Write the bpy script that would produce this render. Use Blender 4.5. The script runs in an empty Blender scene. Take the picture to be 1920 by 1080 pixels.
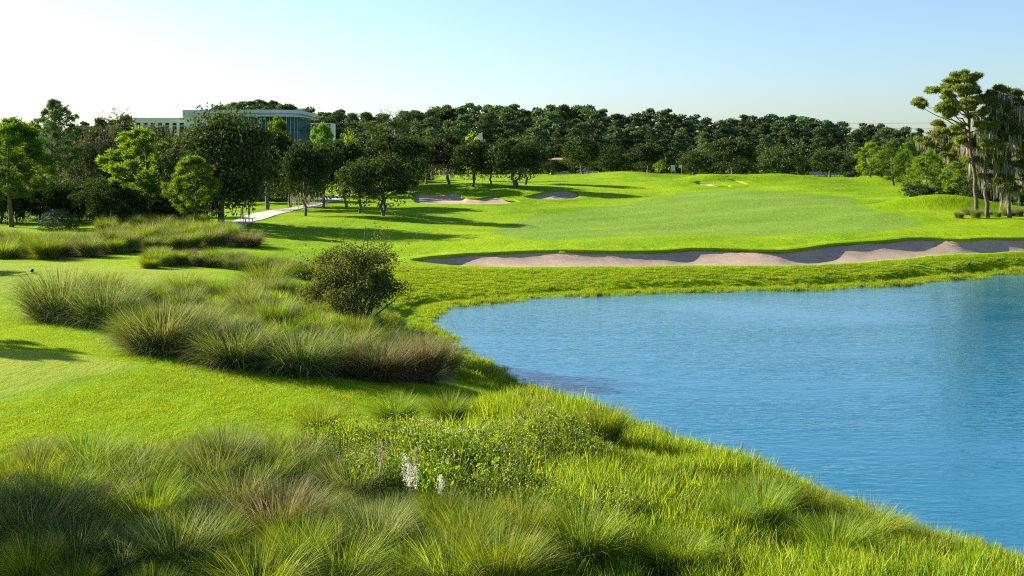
import bpy, math
import numpy as np
from mathutils import Vector

# ------------------------------------------------------------------ camera, sky, sun
SC = bpy.context.scene
COL = SC.collection
CAM_Z, FPX, CX, HY = 7.0, 2133.33, 960.0, 300.0      # eye height, focal length in photo pixels, horizon row
cd = bpy.data.cameras.new('camera'); cam = bpy.data.objects.new('camera', cd); COL.objects.link(cam)
cd.sensor_width = 36; cd.lens = 40; cd.shift_y = -0.125; cd.clip_start = 0.5; cd.clip_end = 8000
cam.location = (0, 0, CAM_Z); cam.rotation_euler = (math.radians(90), 0, 0)
SC.camera = cam

SUN_EL, SUN_AZ = math.radians(23.5), math.radians(-61)   # azimuth clockwise from +Y
wd = bpy.data.worlds.new('World'); SC.world = wd; wd.use_nodes = True
nt = wd.node_tree; bg = nt.nodes['Background']
sky = nt.nodes.new('ShaderNodeTexSky'); sky.sky_type = 'NISHITA'; sky.sun_disc = False
sky.sun_elevation = SUN_EL; sky.sun_rotation = SUN_AZ
sky.air_density = 1.0; sky.dust_density = 1.0; sky.ozone_density = 4.4; sky.altitude = 10
nt.links.new(sky.outputs[0], bg.inputs[0]); bg.inputs[1].default_value = 0.068
sd_ = bpy.data.lights.new('sun', 'SUN'); sd_.energy = 5.0; sd_.angle = math.radians(0.5); sd_.color = (1.0, 0.92, 0.78)
sun = bpy.data.objects.new('sun', sd_); COL.objects.link(sun)
SUN_DIR = Vector((math.sin(SUN_AZ)*math.cos(SUN_EL), math.cos(SUN_AZ)*math.cos(SUN_EL), math.sin(SUN_EL)))
sun.rotation_euler = (-SUN_DIR).to_track_quat('-Z', 'Y').to_euler(); sun.location = (0, 0, 60)
SC.view_settings.view_transform = 'Standard'; SC.view_settings.look = 'None'
SC.view_settings.gamma = 1.0; SC.view_settings.exposure = 1.65
SC.cycles.max_bounces = 6; SC.cycles.diffuse_bounces = 3; SC.cycles.glossy_bounces = 2
SC.cycles.transmission_bounces = 4; SC.cycles.transparent_max_bounces = 4
SC.cycles.use_denoising = False; SC.cycles.filter_width = 1.15

RNG = np.random.default_rng(7)

# ------------------------------------------------------------------ mesh helpers
class MB:
    """collects vertices, faces, a random value and a material slot per piece; build() makes one mesh"""
    def __init__(s): s.v = []; s.f = []; s.n = 0; s.r = []; s.m = []
    def add(s, v, faces, rnd=None, mat=0):
        v = np.asarray(v, np.float32).reshape(-1, 3); s.v.append(v)
        if rnd is None: rnd = np.full(len(v), 0.5, np.float32)
        s.r.append(np.broadcast_to(np.asarray(rnd, np.float32), (len(v),)))
        for fa in (faces if isinstance(faces, (list, tuple)) and len(faces) and hasattr(faces[0], 'ndim') else [np.asarray(faces)]):
            s.f.append(fa.astype(np.int64) + s.n); s.m.append(mat)
        s.n += len(v); return s
    def mesh(s, name, mats, smooth=False, extra=None):
        me = bpy.data.meshes.new(name); v = np.concatenate(s.v); me.vertices.add(len(v)); me.vertices.foreach_set('co', v.ravel())
        loops = np.concatenate([f.ravel() for f in s.f]); cnt = np.concatenate([np.full(len(f), f.shape[1]) for f in s.f])
        mi = np.concatenate([np.full(len(f), m) for f, m in zip(s.f, s.m)])
        st = np.concatenate([[0], np.cumsum(cnt)[:-1]])
        me.loops.add(len(loops)); me.loops.foreach_set('vertex_index', loops.astype(np.int32))
        me.polygons.add(len(cnt)); me.polygons.foreach_set('loop_start', st.astype(np.int32))
        me.polygons.foreach_set('material_index', mi.astype(np.int32))
        me.polygons.foreach_set('use_smooth', np.full(len(cnt), smooth))
        for m in (mats if isinstance(mats, (list, tuple)) else [mats]): me.materials.append(m)
        a = me.attributes.new('rnd', 'FLOAT', 'POINT'); a.data.foreach_set('value', np.concatenate(s.r).astype(np.float32))
        for k, val in (extra or {}).items():
            a = me.attributes.new(k, 'FLOAT', 'POINT'); a.data.foreach_set('value', np.asarray(val, np.float32))
        me.update(calc_edges=True); return me
    def box(s, x0, x1, y0, y1, z0, z1, mat=0):
        v = [(x, y, z) for z in (z0, z1) for x, y in ((x0, y0), (x1, y0), (x1, y1), (x0, y1))]
        return s.add(v, np.array([[3, 2, 1, 0], [4, 5, 6, 7], [0, 1, 5, 4], [1, 2, 6, 5], [2, 3, 7, 6], [3, 0, 4, 7]]), mat=mat)
    def tube(s, pts, rad, sides=7, mat=0, rnd=0.5, cap=True):
        pts = np.asarray(pts, float); rad = np.broadcast_to(np.asarray(rad, float), (len(pts),)); n = len(pts)
        tan = np.gradient(pts, axis=0); tan /= np.linalg.norm(tan, axis=1)[:, None] + 1e-9
        ref = np.array([0, 0, 1.0]) if abs(tan[:, 2]).mean() < 0.8 else np.array([1.0, 0, 0])
        u = np.cross(tan, ref); u /= np.linalg.norm(u, axis=1)[:, None] + 1e-9; w = np.cross(tan, u)
        a = np.arange(sides)*2*np.pi/sides
        v = pts[:, None] + rad[:, None, None]*(np.cos(a)[None, :, None]*u[:, None] + np.sin(a)[None, :, None]*w[:, None])
        i = np.arange(n-1)[:, None]*sides; j = np.arange(sides)[None]; k = (j+1) % sides
        q = np.stack([i+j, i+k, i+sides+k, i+sides+j], -1).reshape(-1, 4)
        fs = [q]
        if cap: fs += [np.arange(sides)[None, ::-1], ((n-1)*sides+np.arange(sides))[None]]
        return s.add(v.reshape(-1, 3), fs, rnd, mat)
    def leaves(s, c, size, rng, mat=0, up=0.35, aspect=0.5, rnd=None):
        """pointed leaf-shaped quads at centres c"""
        n = len(c); a = rng.normal(size=(n, 3)); a /= np.linalg.norm(a, axis=1)[:, None]
        nr = rng.normal(size=(n, 3)); nr[:, 2] += up*2; b = np.cross(a, nr); b /= np.linalg.norm(b, axis=1)[:, None] + 1e-9
        L = (np.broadcast_to(size, (n,))*rng.uniform(0.65, 1.3, n))[:, None]*0.5; W = L*aspect
        v = np.stack([c-a*L, c+b*W-a*L*0.15, c+a*L, c-b*W-a*L*0.15], 1).reshape(-1, 3)
        r = rng.uniform(0, 1, n) if rnd is None else rnd
        return s.add(v, np.arange(4*n).reshape(-1, 4), np.repeat(r, 4), mat)
    def blades(s, root, az, lean, curv, length, width, rng, segs=3, mat=0, rnd=None):
        n = len(root); t = np.linspace(0, 1, segs+1)
        th = lean[:, None] + curv[:, None]*t[None]**1.3
        ds = length[:, None]/segs; dr = np.sin(th)*ds; dz = np.cos(th)*ds
        R = np.concatenate([np.zeros((n, 1)), np.cumsum((dr[:, 1:]+dr[:, :-1])/2, 1)], 1)
        Z = np.concatenate([np.zeros((n, 1)), np.cumsum((dz[:, 1:]+dz[:, :-1])/2, 1)], 1)
        ca, sa = np.cos(az)[:, None], np.sin(az)[:, None]
        ctr = np.stack([root[:, 0:1]+R*ca, root[:, 1:2]+R*sa, root[:, 2:3]+Z], -1)
        tw = az+rng.uniform(-1.2, 1.2, n)
        side = np.stack([-np.sin(tw), np.cos(tw), np.zeros(n)], -1)[:, None]
        wv = (width[:, None]*np.array([0.7, 1, 0.75, 0.5, 0.3])[:segs+1][None])[:, :, None]*0.5
        l = ctr-side*wv; rr = ctr+side*wv
        v = np.concatenate([np.stack([l[:, :-1], rr[:, :-1]], 2).reshape(n, -1, 3), ctr[:, -1:]], 1)
        k = 2*segs+1; base = np.arange(n)[:, None]*k
        q = [base+np.array([[2*i, 2*i+1, 2*i+3, 2*i+2]]) for i in range(segs-1)]
        tr = base+np.array([[2*segs-2, 2*segs-1, 2*segs]])
        r = rng.uniform(0, 1, n) if rnd is None else rnd
        return s.add(v.reshape(-1, 3), ([np.concatenate(q)] if q else [])+[tr], np.repeat(r, k), mat)

def link(name, me, parent=None, loc=None):
    o = bpy.data.objects.new(name, me); COL.objects.link(o)
    if parent: o.parent = parent
    if loc is not None: o.location = [float(c) for c in loc]
    return o
def empty(name, loc=(0, 0, 0), rz=0):
    o = bpy.data.objects.new(name, None); COL.objects.link(o); o.location = [float(c) for c in loc]; o.rotation_euler.z = float(rz)
    o.empty_display_size = 0.3; return o
def tag(o, label=None, cat=None, group=None, kind=None):
    for k, v in (('label', label), ('category', cat), ('group', group), ('kind', kind)):
        if v: o[k] = v
    return o

# ------------------------------------------------------------------ material helpers
def new_mat(name):
    m = bpy.data.materials.new(name); m.use_nodes = True; n = m.node_tree.nodes; n.clear()
    return m, n, m.node_tree.links
def ramp(n, stops, interp='LINEAR'):
    r = n.new('ShaderNodeValToRGB'); e = r.color_ramp; e.interpolation = interp
    while len(e.elements) < len(stops): e.elements.new(0.5)
    for el, (p, c) in zip(e.elements, stops): el.position = p; el.color = (*c, 1)
    return r
def noise(n, l, scale, detail=4, rough=0.6, vec=None, dist=0):
    t = n.new('ShaderNodeTexNoise'); t.inputs['Scale'].default_value = scale; t.inputs['Detail'].default_value = detail
    t.inputs['Roughness'].default_value = rough; t.inputs['Distortion'].default_value = dist
    if vec: l.new(vec, t.inputs['Vector'])
    return t.outputs['Fac']
def mixc(n, l, fac, a, b, mode='MIX'):
    m = n.new('ShaderNodeMix'); m.data_type = 'RGBA'; m.blend_type = mode
    for sock, v in ((m.inputs[0], fac), (m.inputs[6], a), (m.inputs[7], b)):
        if isinstance(v, (int, float)): sock.default_value = v
        elif isinstance(v, tuple): sock.default_value = (*v, 1)
        else: l.new(v, sock)
    return m.outputs[2]
def mapr(n, l, v, a, b, c=0.0, d=1.0, smooth=False):
    m = n.new('ShaderNodeMapRange'); m.inputs[1].default_value = a; m.inputs[2].default_value = b
    m.inputs[3].default_value = c; m.inputs[4].default_value = d
    if smooth: m.interpolation_type = 'SMOOTHSTEP'
    l.new(v, m.inputs[0]); return m.outputs[0]
def attr(n, name):
    a = n.new('ShaderNodeAttribute'); a.attribute_name = name; return a.outputs['Fac']
def math_(n, l, op, a, b=None):
    m = n.new('ShaderNodeMath'); m.operation = op
    for s_, v in zip(m.inputs, (a, b)):
        if v is None: continue
        if isinstance(v, (int, float)): s_.default_value = v
        else: l.new(v, s_)
    return m.outputs[0]

def leaf_mat(name, stops, trans=0.35, tcol=(1.25, 1.15, 0.5), gloss=0.02, rough=0.6, var=0.35):
    """foliage: colour from the leaf's own random value and the plant's, part of the light passes through"""
    m, n, l = new_mat(name)
    r = ramp(n, stops); l.new(attr(n, 'rnd'), r.inputs[0])
    oi = n.new('ShaderNodeObjectInfo')
    hs = n.new('ShaderNodeHueSaturation'); l.new(r.outputs[0], hs.inputs['Color'])
    l.new(mapr(n, l, oi.outputs['Random'], 0, 1, 1-var, 1+var), hs.inputs['Value'])
    w = n.new('ShaderNodeTexWhiteNoise'); w.noise_dimensions = '1D'; l.new(oi.outputs['Random'], w.inputs['W'])
    l.new(mapr(n, l, w.outputs['Value'], 0, 1, 0.485, 0.515), hs.inputs['Hue'])
    d = n.new('ShaderNodeBsdfDiffuse'); l.new(hs.outputs[0], d.inputs[0])
    t = n.new('ShaderNodeBsdfTranslucent'); l.new(mixc(n, l, 1.0, hs.outputs[0], tcol, 'MULTIPLY'), t.inputs[0])
    mx = n.new('ShaderNodeMixShader'); mx.inputs[0].default_value = trans; l.new(d.outputs[0], mx.inputs[1]); l.new(t.outputs[0], mx.inputs[2])
    g = n.new('ShaderNodeBsdfGlossy'); g.inputs['Roughness'].default_value = rough; g.inputs[0].default_value = (0.9, 0.95, 0.9, 1)
    m2 = n.new('ShaderNodeMixShader'); m2.inputs[0].default_value = gloss; l.new(mx.outputs[0], m2.inputs[1]); l.new(g.outputs[0], m2.inputs[2])
    o = n.new('ShaderNodeOutputMaterial'); l.new(m2.outputs[0], o.inputs[0]); return m
def solid(name, col, rough=0.6, noise_scale=None, amt=0.25, metal=0.0, spec=0.5, bump=0.0):
    m, n, l = new_mat(name); b = n.new('ShaderNodeBsdfPrincipled'); b.inputs['Roughness'].default_value = rough
    b.inputs['Metallic'].default_value = metal; b.inputs['Specular IOR Level'].default_value = spec
    if noise_scale:
        tc = n.new('ShaderNodeTexCoord'); f = noise(n, l, noise_scale, 5, 0.65, tc.outputs['Object'])
        r = ramp(n, [(0.3, tuple(c*(1-amt) for c in col)), (0.7, tuple(min(1, c*(1+amt)) for c in col))]); l.new(f, r.inputs[0])
        l.new(r.outputs[0], b.inputs['Base Color'])
        if bump:
            bp = n.new('ShaderNodeBump'); bp.inputs['Strength'].default_value = bump; bp.inputs['Distance'].default_value = 0.05
            l.new(f, bp.inputs['Height']); l.new(bp.outputs[0], b.inputs['Normal'])
    else: b.inputs['Base Color'].default_value = (*col, 1)
    o = n.new('ShaderNodeOutputMaterial'); l.new(b.outputs[0], o.inputs[0]); return m

# ------------------------------------------------------------------ terrain
def world_of(px, py, z): d = (CAM_Z-z)*FPX/(py-HY); return ((px-CX)/FPX*d, d)
CTRL = []
for px, py, z in [
    (100, 1060, 1.6), (500, 1070, 1.55), (960, 1070, 1.4), (1400, 1060, 1.05), (-200, 900, 2.0),
    (300, 780, 1.9), (600, 760, 1.75), (0, 740, 2.1), (0, 600, 2.05), (250, 650, 2.0), (690, 715, 1.5), (830, 725, 1.2), (960, 850, 1.3),
    (1200, 900, 1.1), (1350, 950, 1.0), (700, 900, 1.5), (300, 900, 1.7), (450, 600, 1.75), (650, 620, 1.35), (750, 600, 0.95),
    (-300, 560, 2.2), (50, 510, 2.25), (300, 522, 2.05), (460, 545, 1.7), (100, 490, 1.8), (300, 470, 1.75), (440, 458, 1.7), (-200, 480, 1.9),
    (40, 430, 1.8), (260, 430, 1.8), (365, 428, 1.8), (425, 420, 1.8), (600, 385, 2.0), (650, 371, 2.2), (720, 405, 1.8), (575, 405, 1.8),
    (880, 384, 1.9), (1000, 378, 2.1), (780, 384, 1.95), (960, 430, 1.4), (1300, 430, 1.35), (1300, 380, 2.2), (1200, 350, 3.2), (1200, 329, 4.2),
    (1350, 348, 3.3), (1400, 335, 3.7), (1640, 343, 3.4), (1520, 380, 2.2), (1750, 405, 1.9), (1860, 408, 1.65), (1900, 432, 1.3), (2200, 420, 1.5),
    (1100, 501, 0.9), (900, 500, 0.95), (1100, 470, 1.35), (1300, 470, 1.35), (1500, 497, 0.88), (1500, 470, 1.3), (1700, 487, 0.95), (1700, 447, 1.7), (1900, 472, 1.05), (1900, 447, 1.6),
    (2300, 470, 1.2), (770, 540, 0.6), (740, 500, 1.05), (600, 470, 1.4), (1300, 505, 0.85), (1650, 500, 0.8)]:
    x, y = world_of(px, py, z); CTRL.append((x, y, z))
for px, d, z in [(800, 152, 3.3), (870, 152, 3.35), (1020, 150, 3.3), (1080, 150, 3.1), (900, 170, 3.3), (700, 180, 2.8), (300, 170, 2.4), (0, 150, 2.3),
                 (1100, 232, 4.1), (1300, 235, 4.0), (1500, 235, 3.4), (1800, 180, 2.6), (1900, 125, 2.0), (2300, 140, 2.0), (900, 300, 3.2), (1500, 310, 3.2),
                 (300, 300, 3.0), (-300, 300, 3.0), (2200, 300, 3.0), (960, 500, 3.5), (0, 600, 3.5), (1920, 600, 3.5), (960, 1500, 3.5), (-1500, 1500, 3.5), (3400, 1500, 3.5)]:
    CTRL.append(((px-CX)/FPX*d, d, z))
CTRL += [(-12, 4, 1.8), (0, 4, 1.6), (10, 4, 1.4), (25, 8, 0.8), (-30, 12, 2.2), (-50, 40, 2.4), (60, 40, 0.8), (70, 90, 1.5), (-90, 90, 2.2)]
CTRL = np.array(CTRL); _C2 = 9.0**2
def _phi(a, b): return np.sqrt(((a[:, None]-b[None])**2).sum(-1)+_C2)
_A = _phi(CTRL[:, :2], CTRL[:, :2]); _n = len(CTRL)
_K = np.block([[_A-np.eye(_n)*0.15, np.ones((_n, 1))], [np.ones((1, _n)), np.zeros((1, 1))]])
_W = np.linalg.solve(_K, np.concatenate([CTRL[:, 2], [0]]))
MOUNDS = [(1170, 206, 8, 4, .7), (1440, 180, 7, 4, 1.1), (1620, 180, 9, 5, .9), (1770, 117, 7, 2.5, 1.6), (1500, 130, 12, 6, .35), (1100, 120, 14, 5, .3), (830, 158, 7, 5, .4), (1325, 177, 6, 3.5, 1.1), (1378, 190, 6, 3.5, .9)]
def base_h(x, y):
    x = np.asarray(x, float); y = np.asarray(y, float); sh = x.shape; p = np.stack([x.ravel(), y.ravel()], -1); out = np.empty(len(p))
    for i in range(0, len(p), 40000):
        q = p[i:i+40000]; out[i:i+40000] = _phi(q, CTRL[:, :2])@_W[:-1]+_W[-1]
    z = out.reshape(sh)
    for px, d, sx, sy, h in MOUNDS: z = z+h*np.exp(-((x-(px-CX)/FPX*d)/sx)**2-((y-d)/sy)**2)
    far = np.clip((y-30)/60, 0.15, 1)
    return z+far*(0.13*np.sin(x*0.21+y*0.05)*np.sin(y*0.13+1)+0.08*np.sin(x*0.43-y*0.11+2)*np.sin(y*0.29))+0.015*np.sin(x*1.3+y*0.4)*np.sin(y*1.1-x*0.3)

SHORE_PX = [(840, 640), (818, 626), (808, 612), (812, 596), (830, 583), (870, 572), (940, 567), (1050, 556), (1150, 553), (1300, 548), (1450, 545), (1600, 541),
            (1690, 535), (1745, 529), (1850, 518), (1920, 512), (2050, 506), (2300, 503)]
SHORE_PX2 = [(2300, 1150), (2050, 1095), (1920, 1052), (1800, 1018), (1720, 990), (1620, 950), (1530, 912), (1430, 880), (1330, 850), (1250, 822), (1150, 790), (1050, 753), (960, 712), (900, 680)]
LAKE = np.array([world_of(px, py, 0) for px, py in SHORE_PX]+[(75, 68), (80, 30), (40, 12)]+[world_of(px, py, 0) for px, py in SHORE_PX2])
def smooth_poly(P, k=3):
    for _ in range(k):
        Q = np.roll(P, -1, 0); P = np.stack([P*0.75+Q*0.25, P*0.25+Q*0.75], 1).reshape(-1, 2)
    return P
LAKE = smooth_poly(LAKE, 2)
def sdf(poly, x, y):
    """signed distance, positive inside"""
    x = np.asarray(x, float); y = np.asarray(y, float); sh = x.shape; p = np.stack([x.ravel(), y.ravel()], -1)
    best = np.full(len(p), 1e9); ins = np.zeros(len(p), bool)
    for a, b in zip(poly, np.roll(poly, -1, 0)):
        e = b-a; w = p-a; t = np.clip((w@e)/(e@e+1e-12), 0, 1); best = np.minimum(best, ((w-t[:, None]*e)**2).sum(1))
        c = (a[1] > p[:, 1]) != (b[1] > p[:, 1])
        ins ^= c & (p[:, 0] < (b[0]-a[0])*(p[:, 1]-a[1])/((b[1]-a[1]) or 1e-12)+a[0])
    return (np.where(ins, 1, -1)*np.sqrt(best)).reshape(sh)
def sstep(a, b, x): t = np.clip((x-a)/(b-a), 0, 1); return t*t*(3-2*t)
def height(x, y, full=False):
    x = np.asarray(x, float); y = np.asarray(y, float)
    B = base_h(x, y); s = -sdf(LAKE, x, y)+0.22*np.sin(x*0.9+y*0.5)+0.12*np.sin(x*2.1-y*1.7)
    land = np.maximum(B, 0.3)*(0.10*sstep(0, 1.0, s)+0.32*sstep(1.3, 2.2, s)+0.58*(1-np.exp(-np.maximum(s-1.6, 0)/1.9)))
    land = np.where(s > 14, B, land)
    z = np.where(s > 0, land, np.maximum(s*0.35, -1.8))
    return (z, s) if full else z
_D = 9*np.exp(np.linspace(0, math.log(45), 900)); _PX = np.arange(-320, 2420, 9.0)
_HT = height((_PX[:, None]-CX)/FPX*_D[None], np.broadcast_to(_D[None], (len(_PX), len(_D))))     # terrain heights along sight lines
def _ray(px): u = np.clip((px-_PX[0])/9.0, 0, len(_PX)-1.001); k = int(u); return _HT[k]*(1-(u-k))+_HT[k+1]*(u-k)
def ground_at(px, py):
    """where the sight line of a photo pixel meets the terrain"""
    zr = CAM_Z-(py-HY)/FPX*_D; h = _ray(px); hit = h >= zr; k = np.argmax(hit) if hit.any() else len(_D)-1
    k = max(k, 1); f0, f1 = h[k-1]-zr[k-1], h[k]-zr[k]; t = np.clip(-f0/(f1-f0+1e-9), 0, 1); d = _D[k-1]+(_D[k]-_D[k-1])*t; x = (px-CX)/FPX*d
    return np.array([x, d, float(np.interp(d, _D, h))])
def at(px, d): return np.array([(px-CX)/FPX*d, d, float(np.interp(d, _D, _ray(px)))])
def zat(x, y): return float(at(x/y*FPX+CX, y)[2])
def poly_px(pts): return np.array([ground_at(*p)[:2] for p in pts])
def sample(poly, n, rng):
    lo, hi = poly.min(0), poly.max(0); out = []
    while sum(map(len, out)) < n:
        p = rng.uniform(lo, hi, (n*3, 2)); out.append(p[sdf(poly, p[:, 0], p[:, 1]) > 0])
    return np.concatenate(out)[:n]

# ---- bunkers: columns (px, back row, front row)
BUNKERS = {
 'near': [(768, 487, 488.5), (800, 482, 494), (850, 477, 498), (900, 474, 500), (960, 472, 501), (1020, 469.5, 501), (1080, 469, 501), (1150, 471, 500.5), (1200, 471, 500), (1255, 469.5, 499.5), (1285, 465.5, 499), (1340, 465, 498.5), (1400, 467, 498.5), (1470, 469.5, 498.5), (1525, 463, 498),
          (1560, 456.5, 496), (1600, 455, 494), (1650, 451.5, 489), (1700, 446.5, 485), (1750, 445.5, 480), (1800, 450, 477), (1850, 446, 475), (1900, 446, 472.5), (1960, 447, 470), (2020, 455, 466), (2040, 459, 461)],
 'left': [(772, 374, 375), (782, 358, 381), (800, 353, 382), (830, 352, 382), (850, 355, 382), (862, 358, 382.5), (868, 371, 383), (900, 373, 383.5), (912, 369, 383), (930, 368, 383), (950, 371, 382), (975, 377.5, 378.5)],
 'mid': [(982, 369, 370), (1000, 364, 373), (1025, 359, 374), (1050, 357, 374), (1070, 358, 373), (1085, 361, 370), (1090, 364.5, 365.5)],
 'green_front': [(1300, 342, 342.7), (1310, 339.5, 346), (1330, 339, 349), (1350, 343, 350), (1372, 349, 350)],
 'green_back': [(1345, 336.2, 336.8), (1355, 335, 340), (1375, 336.5, 343.5), (1390, 340, 345.5), (1402, 345, 345.7)],
}
BUNK_LABEL = {'near': 'long raked sand bunker above the far bank of the pond', 'left': 'pale two-lobed sand bunker in front of the oak row',
  'mid': 'small oval sand bunker right of the two-lobed bunker', 'green_front': 'small shaded bunker at the front of the distant green', 'green_back': 'thin shaded bunker just behind the other one by the green'}
BK = {}
for k, cols in BUNKERS.items():
    c = np.array(cols, float); m = {'near': 150, 'left': 70}.get(k, 36)
    u = np.linspace(0, 1, m); u = 0.5-0.5*np.cos(np.pi*u) if k != 'near' else u
    pxs = c[0, 0]+(c[-1, 0]-c[0, 0])*u; r_ = np.random.default_rng(5)
    def _sm(v): v = np.interp(pxs, c[:, 0], v); w = np.convolve(np.pad(v, 2, 'edge'), [.1, .2, .4, .2, .1], 'valid'); return w
    bp, fp = _sm(c[:, 1]), _sm(c[:, 2])
    F = np.array([ground_at(a, b) for a, b in zip(pxs, fp)]); Bk = np.array([ground_at(a, b) for a, b in zip(pxs, bp)])
    dmax = {'near': 14, 'green_front': 20, 'green_back': 20}.get(k, 16)     # a sight line that skims a crest would run far: keep the bunker a real width
    e = Bk-F; L = np.linalg.norm(e[:, :2], axis=1); sc = np.minimum(1, dmax/np.maximum(L, 1e-6)); Bk = F+e*sc[:, None]; Bk[:, 2] = height(Bk[:, 0], Bk[:, 1])
    BK[k] = (F, Bk)

# ---- ground sheet
rows = np.concatenate([[-6, -2, 2, 5], 7*np.exp(np.linspace(0, math.log(500), 620))]); us = np.linspace(-1.15, 1.15, 430)
Y, U = np.meshgrid(rows, us, indexing='ij'); X = U*(np.maximum(Y, 0)+14)
Z, S = height(X, Y, True)
FAIR = poly_px([(900, 436), (985, 405), (1100, 393), (1213, 376), (1270, 362), (1330, 357), (1450, 358), (1560, 366), (1622, 373), (1600, 384), (1640, 395), (1710, 408), (1736, 424), (1700, 436), (1500, 441), (1300, 440), (1100, 447), (1000, 452)])
TEE = np.concatenate([poly_px([(272, 686), (150, 668), (-60, 652)]), poly_px([(-60, 765), (0, 745), (110, 716)])])
TEE2 = poly_px([(-100, 496), (100, 493), (230, 498), (400, 512), (420, 520), (380, 526), (200, 540), (-100, 552)])
BEDS = {
 'front': [(-20, 905), (60, 880), (200, 885), (330, 890), (450, 868), (540, 868), (640, 905), (740, 965), (840, 1005), (960, 1015), (1010, 1150), (600, 1150), (200, 1150), (-20, 1150)],
 'middle': [(60, 585), (110, 572), (330, 560), (470, 556), (560, 556), (700, 600), (830, 690), (830, 718), (700, 712), (560, 700), (400, 678), (235, 655), (210, 612), (130, 600)],
 'back': [(-60, 482), (150, 488), (190, 480), (300, 470), (420, 462), (440, 450), (420, 440), (300, 448), (200, 462), (0, 462), (-60, 458)],
 'upper': [(270, 506), (300, 498), (420, 502), (560, 520), (610, 530), (610, 516), (480, 498), (380, 490), (290, 492)],
}
BEDW = {k: smooth_poly(poly_px(v), 1) for k, v in BEDS.items()}
WILD_SHADE = [poly_px([(570, 860), (760, 835), (1030, 845), (1180, 935), (1340, 905), (1480, 920), (1620, 975), (1760, 1030), (1960, 1090), (1960, 1200), (940, 1200), (760, 960), (600, 890)])]  # ground here painted dark for the shade between grass clumps
fa, te = sdf(smooth_poly(FAIR, 2), X, Y), np.maximum(sdf(TEE, X, Y), sdf(TEE2, X, Y))
be = np.max([sdf(p, X, Y) for p in list(BEDW.values())+WILD_SHADE], 0)
for k, (F, Bk) in BK.items():
    inn = sdf(np.concatenate([F[:, :2], Bk[::-1, :2]]), X, Y); Z = np.where(inn > 0, Z-0.5-1.1*np.clip(inn, 0, 1), Z)
g = MB(); nr, nc = X.shape; i = np.arange(nr-1)[:, None]*nc; j = np.arange(nc-1)[None]
g.add(np.stack([X, Y, Z], -1).reshape(-1, 3), np.stack([i+j, i+j+1, i+nc+j+1, i+nc+j], -1).reshape(-1, 4))
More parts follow.
